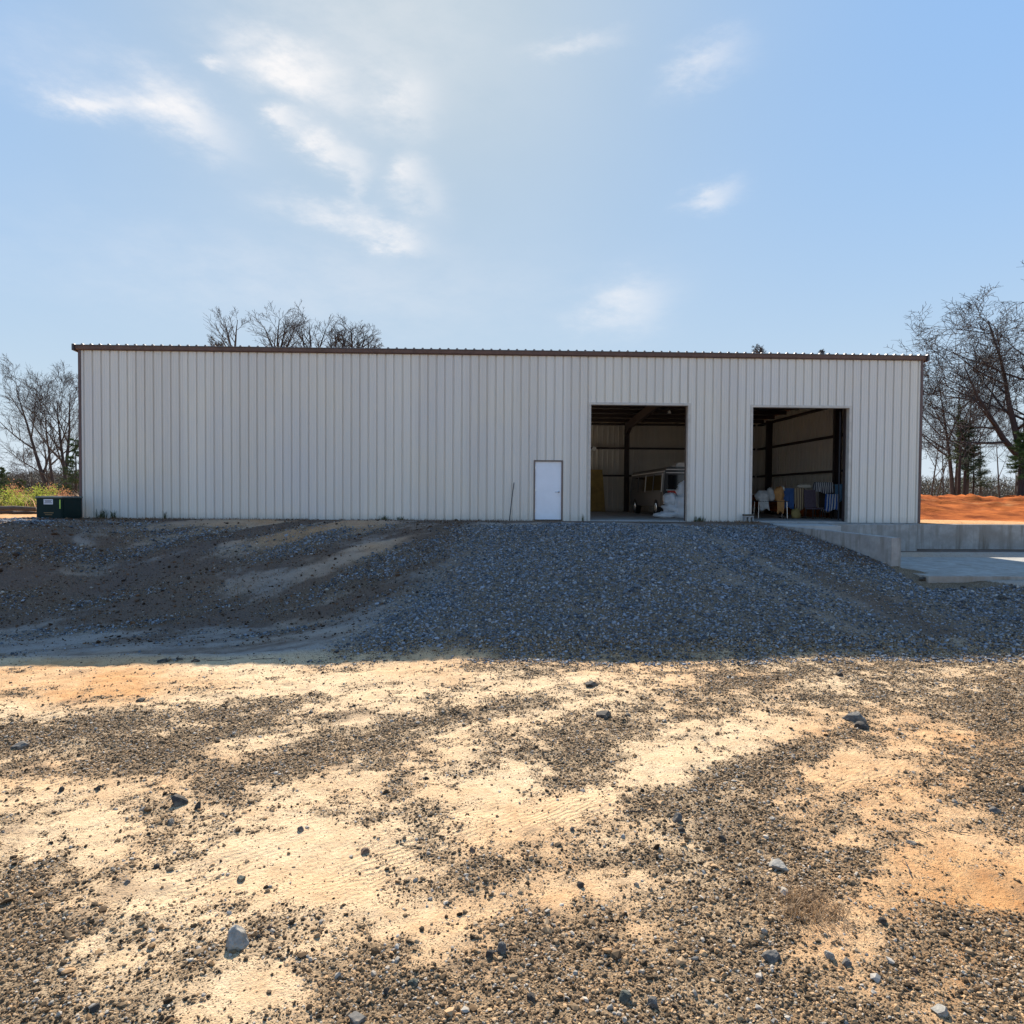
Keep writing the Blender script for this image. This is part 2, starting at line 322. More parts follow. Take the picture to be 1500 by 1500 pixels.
def ground_mat():
    mt, nt, b = nodes('ground')
    at = N(nt, 'ShaderNodeAttribute', attribute_name='cover'); sp = N(nt, 'ShaderNodeSeparateColor'); L(nt, at.outputs['Color'], sp.inputs[0])
    tr = N(nt, 'ShaderNodeAttribute', attribute_name='tread')
    tc = N(nt, 'ShaderNodeTexCoord'); V = tc.outputs['Object']
    def nz(sc, det=6.0, ro=.6, vec=V):
        n = N(nt, 'ShaderNodeTexNoise', i_Scale=sc, i_Detail=det, i_Roughness=ro); L(nt, vec, n.inputs['Vector']); return n.outputs[0]
    n1, n2, n3, n4 = nz(.8), nz(4.5, 8), nz(26.0, 6, .7), nz(90.0, 3, .6)
    # bare earth: cream sand to orange clay
    sand = mixc(nt, math_(nt, 'MULTIPLY_ADD', n2, 2.0, -.5, True), (.54, .375, .215), (.74, .54, .335))
    clay = mixc(nt, math_(nt, 'MULTIPLY_ADD', n2, 2.4, -.7, True), (.43, .195, .07), (.63, .355, .155))
    cf = math_(nt, 'MULTIPLY_ADD', n1, .6, -.3); cf = math_(nt, 'ADD', cf, sp.outputs[1], None, True)
    earth = mixc(nt, cf, sand, clay)
    grey_earth = mixc(nt, n2, (.215, .205, .195), (.36, .35, .335))          # greyer tone for the bare earth between the wall and the yard
    earth = mixc(nt, math_(nt, 'MULTIPLY', at.outputs['Alpha'], .85), earth, grey_earth)
    earth = mixc(nt, math_(nt, 'MULTIPLY_ADD', n3, 3.0, -1.45, True), earth, mixc(nt, 1.0, earth, (.62, .56, .50), 'MULTIPLY'))
    # grit: small stones pressed in, two sizes of cells
    def cells(sc):
        v = N(nt, 'ShaderNodeTexVoronoi', i_Scale=sc); L(nt, V, v.inputs['Vector'])
        s2 = N(nt, 'ShaderNodeSeparateColor'); L(nt, v.outputs['Color'], s2.inputs[0]); return v, s2
    va, sa = cells(34.0); vb, sb = cells(75.0)
    gritcol = mixc(nt, sa.outputs[0], (.04, .028, .018), (.36, .255, .155))
    gritcol = mixc(nt, math_(nt, 'GREATER_THAN', sa.outputs[1], .90), gritcol, (.36, .31, .25))
    gritcol2 = mixc(nt, sb.outputs[0], (.05, .034, .020), (.40, .285, .175))
    # how much is covered
    cov = math_(nt, 'ADD', sp.outputs[0], math_(nt, 'MULTIPLY_ADD', n2, .7, -.35))
    cov = math_(nt, 'ADD', cov, math_(nt, 'MULTIPLY_ADD', n3, .5, -.25))
    ga = math_(nt, 'LESS_THAN', sa.outputs[2], math_(nt, 'MULTIPLY_ADD', cov, 1.15, -.22))
    gb = math_(nt, 'LESS_THAN', sb.outputs[2], math_(nt, 'MULTIPLY_ADD', cov, 1.1, .06))
    ina = math_(nt, 'MULTIPLY', ga, math_(nt, 'LESS_THAN', va.outputs['Distance'], .42))
    inb = math_(nt, 'MULTIPLY', gb, math_(nt, 'LESS_THAN', vb.outputs['Distance'], .46))
    fines = math_(nt, 'MULTIPLY_ADD', cov, 1.5, -.45, True)
    col = mixc(nt, math_(nt, 'MULTIPLY', fines, .80), earth, (.115, .076, .044))
    # dead grass, leaf litter and dark topsoil
    lit = math_(nt, 'ADD', sp.outputs[2], math_(nt, 'MULTIPLY_ADD', n2, .8, -.4)); lit = math_(nt, 'MULTIPLY_ADD', lit, 2.0, -.5, True)
    lc = mixc(nt, math_(nt, 'MULTIPLY_ADD', n3, 3.0, -1.0, True), (.034, .024, .019), (.175, .108, .076))
    col = mixc(nt, math_(nt, 'MULTIPLY', lit, .85), col, lc)
    col = mixc(nt, inb, col, gritcol2)
    col = mixc(nt, ina, col, gritcol)
    L(nt, col, b.inputs['Base Color']); b.inputs['Roughness'].default_value = .95; b.inputs['Specular IOR Level'].default_value = .06
    # relief
    ha = math_(nt, 'MULTIPLY', ina, math_(nt, 'SUBTRACT', .45, va.outputs['Distance']))
    hb = math_(nt, 'MULTIPLY', inb, math_(nt, 'SUBTRACT', .48, vb.outputs['Distance']))
    h = math_(nt, 'ADD', math_(nt, 'MULTIPLY', ha, .040), math_(nt, 'MULTIPLY', hb, .020))
    h = math_(nt, 'ADD', h, math_(nt, 'MULTIPLY', n3, .026)); h = math_(nt, 'ADD', h, math_(nt, 'MULTIPLY', n4, .008))
    # tyre tread pressed into the clay
    mp = N(nt, 'ShaderNodeMapping'); mp.inputs['Rotation'].default_value = (0, 0, -.62); L(nt, V, mp.inputs[0])
    wv = N(nt, 'ShaderNodeTexWave', i_Scale=4.6, i_Distortion=7.0, i_Detail=3.0); wv.bands_direction = 'Y'; L(nt, mp.outputs[0], wv.inputs['Vector'])
    h = math_(nt, 'ADD', h, math_(nt, 'MULTIPLY', math_(nt, 'MULTIPLY', wv.outputs[1], tr.outputs['Fac']), .010))
    bp = N(nt, 'ShaderNodeBump', i_Strength=1.0, i_Distance=1.0); L(nt, h, bp.inputs['Height']); L(nt, bp.outputs[0], b.inputs['Normal'])
ground_mat()
def clay_mat():
    mt, nt, b = nodes('clay')
    tc = N(nt, 'ShaderNodeTexCoord'); mp = N(nt, 'ShaderNodeMapping'); mp.inputs['Scale'].default_value = (.5, .5, 2.6); L(nt, tc.outputs['Object'], mp.inputs[0])
    n = N(nt, 'ShaderNodeTexNoise', i_Scale=1.3, i_Detail=9.0, i_Roughness=.68); L(nt, mp.outputs[0], n.inputs['Vector'])
    c = mixc(nt, math_(nt, 'MULTIPLY_ADD', n.outputs[0], 3.2, -1.15, True), (.14, .030, .008), (.48, .135, .033))
    n2 = N(nt, 'ShaderNodeTexNoise', i_Scale=.8, i_Detail=6.0); L(nt, mp.outputs[0], n2.inputs['Vector'])
    c = mixc(nt, math_(nt, 'MULTIPLY_ADD', n2.outputs[0], 5.0, -3.1, True), c, (.50, .25, .10))
    L(nt, c, b.inputs['Base Color']); b.inputs['Roughness'].default_value = .95; b.inputs['Specular IOR Level'].default_value = .03
    bp = N(nt, 'ShaderNodeBump', i_Strength=.8, i_Distance=.15); L(nt, n.outputs[0], bp.inputs['Height']); L(nt, bp.outputs[0], b.inputs['Normal'])
clay_mat()

# ------------------------------------------------------------------ object helpers
def tag(o, label=None, cat=None, group=None, kind=None):
    if label: o['label'] = label
    if cat: o['category'] = cat
    if group: o['group'] = group
    if kind: o['kind'] = kind
    return o
def thing(name, label, cat, loc=(0, 0, 0), rz=0.0, group=None):
    o = bpy.data.objects.new(name, None); C.objects.link(o); o.location = loc; o.rotation_euler = (0, 0, rz); o.empty_display_size = .2
    return tag(o, label, cat, group)
class MB:
    def __init__(s): s.v = []; s.f = []
    def add(s, vs, fs):
        n = len(s.v); s.v += [tuple(p) for p in vs]; s.f += [tuple(i+n for i in q) for q in fs]; return s
    def box(s, x0, x1, y0, y1, z0, z1, ch=0.0):
        if ch <= 0:
            return s.add([(x0, y0, z0), (x1, y0, z0), (x1, y1, z0), (x0, y1, z0), (x0, y0, z1), (x1, y0, z1), (x1, y1, z1), (x0, y1, z1)],
                         [(3, 2, 1, 0), (4, 5, 6, 7), (0, 1, 5, 4), (1, 2, 6, 5), (2, 3, 7, 6), (3, 0, 4, 7)])
        c = ch; vs = []; P = {}
        for ix, (X, sx) in enumerate(((x0, 1), (x1, -1))):
            for iy, (Y, sy) in enumerate(((y0, 1), (y1, -1))):
                for iz, (Z, sz) in enumerate(((z0, 1), (z1, -1))):
                    P[ix, iy, iz] = len(vs)
                    vs += [(X, Y+sy*c, Z+sz*c), (X+sx*c, Y, Z+sz*c), (X+sx*c, Y+sy*c, Z)]
        fs = []
        for i in (0, 1):
            fs.append([P[i, 0, 0], P[i, 1, 0], P[i, 1, 1], P[i, 0, 1]]); fs.append([P[0, i, 0]+1, P[1, i, 0]+1, P[1, i, 1]+1, P[0, i, 1]+1]); fs.append([P[0, 0, i]+2, P[1, 0, i]+2, P[1, 1, i]+2, P[0, 1, i]+2])
            for j in (0, 1):
                fs.append([P[0, i, j]+1, P[1, i, j]+1, P[1, i, j]+2, P[0, i, j]+2]); fs.append([P[i, 0, j]+0, P[i, 1, j]+0, P[i, 1, j]+2, P[i, 0, j]+2]); fs.append([P[i, j, 0]+0, P[i, j, 1]+0, P[i, j, 1]+1, P[i, j, 0]+1])
        for k in P.values(): fs.append([k, k+1, k+2])
        return s.add(vs, fs)
    def tube(s, pts, rad, n=6, cap=True):
        pts = [Vector(p) for p in pts]
        if not isinstance(rad, (list, tuple)): rad = [rad]*len(pts)
        vs = []; fs = []; u = None
        for i, p in enumerate(pts):
            t = (pts[min(i+1, len(pts)-1)]-pts[max(i-1, 0)]).normalized()
            if u is None: u = t.orthogonal().normalized()
            u = (u-t*u.dot(t)); u = u.normalized() if u.length > 1e-6 else t.orthogonal().normalized()
            w = t.cross(u)
            for k in range(n):
                a = 2*pi*k/n; vs.append(p+(u*cos(a)+w*sin(a))*rad[i])
        for i in range(len(pts)-1):
            for k in range(n):
                a = i*n+k; b = i*n+(k+1) % n; fs.append((a, b, b+n, a+n))
        if cap and n > 2:
            fs.append(tuple(range(n-1, -1, -1))); fs.append(tuple(range((len(pts)-1)*n, len(pts)*n)))
        return s.add(vs, fs)
    def prism(s, poly, axis, a0, a1):
        """poly in the two other axes, extruded along axis"""
        def P(u, v, a): return {'x': (a, u, v), 'y': (u, a, v), 'z': (u, v, a)}[axis]
        n = len(poly)
        return s.add([P(u, v, a0) for u, v in poly]+[P(u, v, a1) for u, v in poly],
                     [(i, (i+1) % n, (i+1) % n+n, i+n) for i in range(n)]+[tuple(range(n-1, -1, -1)), tuple(range(n, 2*n))])
    def build(s, name, mat, parent=None, smooth=False):
        me = bpy.data.meshes.new(name); me.from_pydata(s.v, [], s.f); me.validate()
        import bmesh
        if len(s.f) < 60000:
            bm = bmesh.new(); bm.from_mesh(me); bmesh.ops.recalc_face_normals(bm, faces=bm.faces); bm.to_mesh(me); bm.free()
        if smooth: me.polygons.foreach_set('use_smooth', [True]*len(me.polygons))
        me.materials.append(M[mat] if isinstance(mat, str) else mat)
        o = bpy.data.objects.new(name, me); C.objects.link(o)
        if parent: o.parent = parent
        return o
def np_mesh(name, V, T, mat, parent=None, smooth=False, k=3):
    me = bpy.data.meshes.new(name); V = np.asarray(V, np.float32); T = np.asarray(T, np.int32)
    me.vertices.add(len(V)); me.vertices.foreach_set('co', V.ravel())
    me.loops.add(T.size); me.loops.foreach_set('vertex_index', T.ravel())
    me.polygons.add(len(T)); me.polygons.foreach_set('loop_start', np.arange(0, T.size, k, dtype=np.int32))
    me.polygons.foreach_set('use_smooth', np.full(len(T), smooth))
    me.update(calc_edges=True); me.materials.append(M[mat])
    o = bpy.data.objects.new(name, me); C.objects.link(o)
    if parent: o.parent = parent
    return o

# ------------------------------------------------------------------ ground sheet
def axis(fine0, fine1, step, lo, hi, grow):
    a = list(np.arange(fine0, fine1, step)); s_ = step; v = a[-1]
    while v < hi: s_ *= grow; v += s_; a.append(v)
    s_ = step; v = a[0]; pre = []
    while v > lo: s_ *= grow; v -= s_; pre.append(v)
    return np.array(pre[::-1]+a)
gx = axis(-12, 13.5, .055, -600, 600, 1.09)
gy = np.concatenate([axis(-21.5, -9.3, .05, -60, -9.35, 1.12), np.arange(-9.3, .8, .10)])
v = gy[-1]; st = .1; ext = []
while v < 900: st *= 1.09; v += st; ext.append(v)
gy = np.concatenate([np.unique(np.round(gy, 4)), ext])
GX, GY = np.meshgrid(gx, gy); X = GX.ravel(); Y = GY.ravel(); Z = ground(X, Y)
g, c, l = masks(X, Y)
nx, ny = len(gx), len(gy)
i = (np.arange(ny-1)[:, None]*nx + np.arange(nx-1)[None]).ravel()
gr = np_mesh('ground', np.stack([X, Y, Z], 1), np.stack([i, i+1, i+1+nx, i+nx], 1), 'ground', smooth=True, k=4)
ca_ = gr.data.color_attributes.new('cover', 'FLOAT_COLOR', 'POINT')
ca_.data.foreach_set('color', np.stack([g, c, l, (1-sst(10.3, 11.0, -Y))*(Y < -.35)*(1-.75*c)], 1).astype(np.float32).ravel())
ta = gr.data.attributes.new('tread', 'FLOAT', 'POINT')
qx, qy, qd = pix(np.stack([X, Y, Z], 1))
def blob(cx, cy, rx, ry, an):
    dx = qx-cx; dy = qy-cy; a = cos(an); b = sin(an)
    return np.exp(-((dx*a+dy*b)/rx)**2-((-dx*b+dy*a)/ry)**2)
td = np.where(qd > 2, blob(590, 1255, 130, 40, -.42)+blob(840, 1190, 90, 22, -.15)+.7*blob(1270, 1150, 120, 30, -.1)+.5*blob(300, 1290, 200, 40, -.5), 0)
ta.data.foreach_set('value', np.clip(td, 0, 1).astype(np.float32))
tag(gr, kind='structure')

# ------------------------------------------------------------------ loose gravel
PHI = (1+5**.5)/2
ICO = np.array([(-1, PHI, 0), (1, PHI, 0), (-1, -PHI, 0), (1, -PHI, 0), (0, -1, PHI), (0, 1, PHI), (0, -1, -PHI), (0, 1, -PHI), (PHI, 0, -1), (PHI, 0, 1), (-PHI, 0, -1), (-PHI, 0, 1)])/1.902
ICF = np.array([(0, 11, 5), (0, 5, 1), (0, 1, 7), (0, 7, 10), (0, 10, 11), (1, 5, 9), (5, 11, 4), (11, 10, 2), (10, 7, 6), (7, 1, 8), (3, 9, 4), (3, 4, 2), (3, 2, 6), (3, 6, 8), (3, 8, 9), (4, 9, 5), (2, 4, 11), (6, 2, 10), (8, 6, 7), (9, 8, 1)])
def gravel(name, x, y, size, tones, label):
    n = len(x); z = ground(x, y)
    B = ICO[None]*(1+rng.uniform(-.34, .30, (n, 12, 1)))
    B = B*rng.uniform(.62, 1.30, (n, 1, 3))*np.array([1, 1, .66])
    t = rng.normal(0, .35, (n, 2)); a = rng.uniform(0, 2*pi, n)
    ct, st_ = np.cos(t), np.sin(t)
    x1 = B[..., 0]; y1 = B[..., 1]*ct[:, :1]-B[..., 2]*st_[:, :1]; z1 = B[..., 1]*st_[:, :1]+B[..., 2]*ct[:, :1]
    x2 = x1*ct[:, 1:]+z1*st_[:, 1:]; z2 = -x1*st_[:, 1:]+z1*ct[:, 1:]
    ca, sa = np.cos(a)[:, None], np.sin(a)[:, None]
    h = (size/2)[:, None]
    V = np.stack([x[:, None]+h*(x2*ca-y1*sa), y[:, None]+h*(x2*sa+y1*ca), z[:, None]+h*(z2+.22)], -1).reshape(-1, 3)
    T = (np.arange(n)[:, None, None]*12+ICF[None]).reshape(-1, 3)
    o = np_mesh(name, V, T, 'gravel_stone')
    at = o.data.color_attributes.new('tone', 'FLOAT_COLOR', 'POINT')
    col = np.repeat(np.concatenate([tones, np.ones((n, 1))], 1), 12, 0).astype(np.float32)
    at.data.foreach_set('color', col.ravel())
    return tag(o, label, 'gravel', kind='stuff')
def tone(n, dark, light, warm, pale=.06):
    t = rng.beta(.75, 1.25, n)[:, None]
    c = dark*(1-t)+light*t
    w = rng.uniform(0, 1, n)[:, None]*warm
    c = c*(1+w*np.array([.45, .10, -.28]))
    p = rng.uniform(0, 1, n) < pale
    c[p] = c[p]*.3 + np.array([.40, .36, .30])*rng.uniform(.6, 1.1, (p.sum(), 1))
    return np.clip(c, .01, .7)
def frust(n, y0, y1, margin=1.8):
    """random ground points within the wedge in view (plus a margin), even in area"""
    y = rng.uniform(y0, y1, n*2); d = y-CAM[1]
    half = .78*d+margin; hm = .78*(y1-CAM[1])+margin
    x = rng.uniform(-hm, hm, n*2); k = np.abs(x) < half
    return (x[k]+CAM[0]+.03*d[k])[:n], y[k][:n]
# the sunlit yard
x, y = frust(840000, -21.6, -10.3, 4.6)
g, c, l = masks(x, y); d = y-CAM[1]
size = rng.lognormal(math.log(.0165), .45, len(x))
size = np.clip(size, .008, .075)
keep = rng.uniform(0, 1, len(x)) < np.clip(g*1.25-.18, .085, 1)**1.5
keep &= size*1000/d > 1.15                      # pebbles too small to see are left to the ground's own grit
x, y, size = x[keep], y[keep], size[keep]
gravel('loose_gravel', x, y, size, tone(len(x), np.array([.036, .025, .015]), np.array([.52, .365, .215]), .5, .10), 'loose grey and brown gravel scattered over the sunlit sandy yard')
# the ramp and bank in the shade of the building
x, y = frust(370000, -11.6, -.5, 4.6)
g, c, l = masks(x, y)
size = np.clip(rng.lognormal(math.log(.040), .38, len(x)), .018, .12)
k = rng.uniform(0, 1, len(x)) < np.clip(g*1.2-.25, 0.008, 1)**1.6*.62
k &= ~((x > 8.7+1.76*np.clip(-y, 0, 6.3)/6.3) & (y > -6.3)); k &= ~((x > 10.4) & (x < 16) & (y > -7.9))
x, y, size = x[k], y[k], size[k]
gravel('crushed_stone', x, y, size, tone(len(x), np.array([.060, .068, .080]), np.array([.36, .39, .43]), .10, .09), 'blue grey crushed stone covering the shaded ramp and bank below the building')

x, y = frust(150000, -9.6, -.6, 2.5)
g, c, l = masks(x, y)
k = (x < 0) & (rng.uniform(0, 1, len(x)) < np.clip(l*1.2-.15, 0, 1)*.27)
x, y = x[k], y[k]
gravel('dirt_clods', x, y, np.clip(rng.lognormal(math.log(.026), .55, len(x)), .012, .15), tone(len(x), np.array([.030, .020, .014]), np.array([.19, .118, .075]), .6, .03), 'dark brown dirt clods and crumbs on the shaded bank at left')

# ------------------------------------------------------------------ warehouse
ZF, ZB = 6.05, 5.30                            # eave heights, front and back
wh = thing('warehouse', 'long cream ribbed metal warehouse with red brown eave trim and two open bays', 'building')
PITCHM = .3048
def profile(W):
    """one groove per foot, a low stiffening bead between"""
    pts = [(0, 0)]
    n = int(round(W/PITCHM))
    for k in range(n):
        a = k*W/n
        for du, dd in ((.122, 0), (.138, .046), (.176, .046), (.192, 0), (.255, 0), (.262, .006), (.282, .006), (.289, 0), (.030, 0), (.037, .006), (.057, .006), (.064, 0)):
            pts.append((a+du, dd))
    pts.append((W, 0)); return sorted(pts)
def panel_wall(name, W, P, top, openings=(), z0=-.02):
    """P(u, depth, z) -> world; depth is inward"""
    pts = profile(W)
    cuts = sorted({o for q in openings for o in q[:2]})
    for cu in cuts:
        us = [p[0] for p in pts]; dv = float(np.interp(cu, us, [p[1] for p in pts])); pts.append((cu, dv))
    pts = sorted(pts); mb = MB()
    for (a, da), (b, db) in zip(pts[:-1], pts[1:]):
        if b-a < 1e-5: continue
        mid = (a+b)/2; zs = [(z0, None)]
        op = [q for q in openings if q[0] < mid < q[1]]
        zb = op[0][2] if op else z0
        mb.add([P(a, da, zb), P(b, db, zb), P(b, db, top(b)), P(a, da, top(a))], [(0, 1, 2, 3)])
    o = mb.build(name, 'panel', wh)
    return o
W = BX1-BX0
DOOR = (1.00, 1.96, 2.14); BAYS = [(3.02, 6.58, 4.22), (8.97, 12.55, 4.19)]
ops = [(a-BX0, b-BX0, h) for a, b, h in [DOOR]+BAYS]
panel_wall('front_wall', W, lambda u, d, z: (BX0+u, d, z), lambda u: ZF, ops)
panel_wall('back_wall', W, lambda u, d, z: (BX0+u, BD-d, z), lambda u: ZB, [(u_-BX0, u_+4.6-BX0, 4.3) for u_ in (-13.6, -7.4, -1.8)], -.3)  # three unseen rear doorways, added so sunlight bounces into the interior
sl = lambda u: ZF+(ZB-ZF)*u/BD
panel_wall('side_wall', BD, lambda u, d, z: (BX0+d, u, z), sl, (), -.3)
panel_wall('side_wall', BD, lambda u, d, z: (BX1-d, u, z), sl, (), -.3)
# roof: standing ribs run front to back and show as teeth on the high eave
mb = MB(); OV = .14; n = int((W+2*OV)/PITCHM); rx = []
for k in range(n+1):
    a = BX0-OV+k*(W+2*OV)/n
    for du, dz in ((-.05, 0), (-.022, .042), (.022, .042), (.05, 0)):
        u = min(max(a+du, BX0-OV), BX1+OV); rx.append((u, dz))
y0_, y1_ = -.13, BD+.12; rz0 = lambda y: ZF+.075+(ZB-ZF)*y/BD
for (a, da), (b, db) in zip(rx[:-1], rx[1:]):
    if b-a < 1e-4: continue
    mb.add([(a, y0_, rz0(y0_)+da), (b, y0_, rz0(y0_)+db), (b, y1_, rz0(y1_)+db), (a, y1_, rz0(y1_)+da)], [(0, 1, 2, 3)])
    mb.add([(a, y0_, rz0(y0_)-.02), (b, y0_, rz0(y0_)-.02), (b, y1_, rz0(y1_)-.02), (a, y1_, rz0(y1_)-.02)], [(3, 2, 1, 0)])
    mb.add([(a, y0_, rz0(y0_)-.02), (b, y0_, rz0(y0_)-.02), (b, y0_, rz0(y0_)+db), (a, y0_, rz0(y0_)+da)], [(0, 1, 2, 3)])
roof = mb.build('roof', 'roof_metal', wh)
tr = MB(); tr.prism([(-.11, ZF+.052), (.0, ZF+.052), (-.003, ZF-.075), (-.03, ZF-.10), (-.085, ZF-.06)], 'x', BX0-.10, BX1+.10)
tr.build('eave_trim', 'trim_red', wh)
for X0, X1 in ((BX0-OV-.03, BX0-.101), (BX1+.101, BX1+OV+.03)):      # rake trim, its end showing at the eave
    e = MB()
    e.add([(X0, -.16, ZF-.12), (X1, -.16, ZF-.12), (X1, -.16, ZF+.10), (X0, -.16, ZF+.10), (X0, BD+.1, ZB-.12), (X1, BD+.1, ZB-.12), (X1, BD+.1, ZB+.10), (X0, BD+.1, ZB+.10)],
          [(0, 1, 2, 3), (4, 7, 6, 5), (0, 4, 5, 1), (1, 5, 6, 2), (2, 6, 7, 3), (3, 7, 4, 0)])
    e.build('rake_trim', 'trim_dark', wh)
for sx, X0 in ((1, BX0), (-1, BX1)):
    e = MB(); a, b = sorted((X0-sx*.03, X0+sx*.055)); e.box(a, b, -.03, -.003, -.02, ZF-.1)
    a, b = sorted((X0-sx*.03, X0-sx*.004)); e.box(a, b, -.003, .12, -.02, ZF-.1); e.build('corner_trim', 'trim_red', wh)
for a, b, h in BAYS:
    e = MB(); t = .085
    e.box(a-t, a, -.022, .20, -.02, h+t); e.box(b, b+t, -.022, .20, -.02, h+t); e.box(a, b, -.022, .20, h, h+t)
    e.build('doorway_trim', 'trim_cream', wh)
    e = MB(); e.box(a-.16, a+.0, .203, .40, -.1, 5.95); e.box(b, b+.16, .203, .40, -.1, 5.95); e.box(a, b, .203, .40, h+.01, h+.17)
    e.build('doorway_framing', 'steel_primer', wh)
fl = MB(); fl.box(BX0+.05, BX1-.05, .05, BD-.05, -.2, 0.0); fl.build('floor', 'slab', wh)
ft = MB(); ft.box(BX0+.02, BX1-.02, -.012, .049, -.5, -.021); ft.build('foundation', 'concrete', wh)
# man door
df = MB(); a, b, h = DOOR
df.box(a-.05, a, -.03, .09, .0, h+.05); df.box(b, b+.05, -.03, .09, .0, h+.05); df.box(a, b, -.03, .09, h, h+.05)
dr = MB(); dr.box(a+.003, b-.003, .012, .056, .029, h-.003, .002); door = dr.build('door', 'door_white', wh)
df.build('door_frame', 'door_frame', door)
hd = MB(); hz = 1.04; hx = b-.10
hd.tube([(hx, .012, hz), (hx, -.004, hz)], .034, 14); hd.tube([(hx, 0, hz), (hx, -.055, hz)], .013, 8); hd.tube([(hx+.01, -.055, hz), (hx-.05, -.06, hz), (hx-.13, -.052, hz-.01)], [.014, .012, .009], 8)
hd.build('handle', 'chrome', door, True)
for z in (.28, 1.05, 1.86):
    hg = MB(); hg.box(a+.004, a+.016, -.004, .0115, z, z+.10); hg.build('hinge', 'chrome', door)
sill = MB(); sill.box(a-.02, b+.02, -.03, .06, .0, .028); sill.build('threshold', 'trim_dark', door)
# steel frame inside
def Hcol(x, y, z1, axis='y', w=.22, dp=.36, haunch=0):
    e = MB()
    if axis == 'y':
        e.box(x-w/2, x+w/2, y-dp/2, y-dp/2+.016, 0, z1); e.box(x-w/2, x+w/2, y+dp/2-.016, y+dp/2, 0, z1); e.box(x-.008, x+.008, y-dp/2+.016, y+dp/2-.016, 0, z1)
        e.box(x-w*.7, x+w*.7, y-dp*.6, y+dp*.6, .001, .03)
    else:
        e.box(x-dp/2, x-dp/2+.016, y-w/2, y+w/2, 0, z1); e.box(x+dp/2-.016, x+dp/2, y-w/2, y+w/2, 0, z1); e.box(x-dp/2+.016, x+dp/2-.016, y-.008, y+.008, 0, z1)
        e.box(x-dp*.6, x+dp*.6, y-w*.7, y+w*.7, .001, .03)
    return e.build('column', 'steel_primer', wh)
for x in (-7.6, -.3, 7.25):
    Hcol(x, .42, 5.5); Hcol(x, BD-.52, 4.75)
    e = MB(); zt = lambda y: ZF-.18+(ZB-ZF)*y/BD
    for yy0, yy1, d0, d1 in ((.24, 1.6, .75, .42), (1.6, BD-1.5, .42, .42), (BD-1.5, BD-.34, .42, .80)):
        e.add([(x-.1, yy0, zt(yy0)-d0), (x+.1, yy0, zt(yy0)-d0), (x+.1, yy1, zt(yy1)-d1), (x-.1, yy1, zt(yy1)-d1), (x-.1, yy0, zt(yy0)), (x+.1, yy0, zt(yy0)), (x+.1, yy1, zt(yy1)), (x-.1, yy1, zt(yy1))],
              [(0, 1, 2, 3), (4, 7, 6, 5), (0, 4, 5, 1), (2, 6, 7, 3), (1, 5, 6, 2), (3, 7, 4, 0)])
    e.build('rafter', 'steel_primer', wh)
for x in (BX0+.52, BX1-.52):
    for y in (5.1, 12.6): Hcol(x, y, sl(y)-.30, 'x', .20, .30)
GZ = (2.08, 3.68, 5.08)
for z in GZ:
    e = MB(); e.box(BX0+.36, BX1-.36, BD-.26, BD-.045, z-.03, z+.07); e.build('girt', 'steel_primer', wh)
    e = MB(); e.box(BX1-.26, BX1-.045, .3, BD-.3, z-.03, z+.07); e.build('girt', 'steel_primer', wh)
    e = MB(); e.box(BX0+.045, BX0+.26, .3, BD-.3, z-.03, z+.07); e.build('girt', 'steel_primer', wh)
for k in range(10):
    y = .9+k*1.5; z = ZF-.18+(ZB-ZF)*y/BD
    e = MB(); e.box(BX0+.1, BX1-.1, y-.03, y+.03, z+.005, z+.20); e.build('purlin', 'steel_primer', wh)
e = MB(); e.box(12.425, 12.45, .41, .46, .05, 4.1); e.build('door_track', 'bus_panel', wh)

# ------------------------------------------------------------------ dock
e = MB()                                        # wing wall along the ramp, cap falling slightly
xa, xb = 10.48, 10.74; s1 = 6.3
A0, A1, B0, B1 = (8.72, -.03), (8.99, -.03), (xa, -s1), (xb, -s1)
e.add([(A0[0], A0[1], -1.9), (A1[0], A1[1], -1.9), (B1[0], B1[1], -1.9), (B0[0], B0[1], -1.9), (A0[0], A0[1], -.01), (A1[0], A1[1], -.01), (B1[0], B1[1], -.20), (B0[0], B0[1], -.20)],
      [(3, 2, 1, 0), (4, 5, 6, 7), (0, 1, 5, 4), (1, 2, 6, 5), (2, 3, 7, 6), (3, 0, 4, 7)]); o = e.build('retaining_wall', 'concrete', None)
tag(o, 'weathered concrete wing wall running down beside the gravel ramp with a squared end', 'wall')
e = MB(); e.prism([(11.45, -1.9), (14.52, -1.9), (14.52, -.045), (11.45, -.045)], 'y', -1.05, -.80)
e.prism([(14.30, -1.9), (14.52, -1.9), (14.52, -.045), (14.30, -.045)], 'y', -.80, -.02)
o = e.build('dock_wall', 'concrete', None); tag(o, 'pale concrete loading dock wall below the right open bay behind the wing wall', 'wall')
e = MB(); e.box(14.525, 30, -.34, -.06, -1.9, -.06, .012); e.box(14.525, 30, -.36, -.341, -1.42, -1.16); 
o = e.build('dock_wall', 'concrete', None); tag(o, 'long grey streaked concrete wall running right past the building corner below the orange mound', 'wall')
e = MB(); e.add([(9.02, -.013, -.06), (14.29, -.013, -.06), (14.29, -.80, -.06), (11.44, -.80, -.06), (11.44, -1.7, -.075), (9.49, -1.7, -.075), (9.02, -.013, -1.3), (14.29, -.013, -1.3), (14.29, -.80, -1.3), (11.44, -.80, -1.3), (11.44, -1.7, -1.3), (9.49, -1.7, -1.3)], [(0, 5, 4, 3, 2, 1), (6, 7, 8, 9, 10, 11), (0, 1, 7, 6), (1, 2, 8, 7), (2, 3, 9, 8), (3, 4, 10, 9), (4, 5, 11, 10), (5, 0, 6, 11)]); o = e.build('dock_platform', 'slab', None)
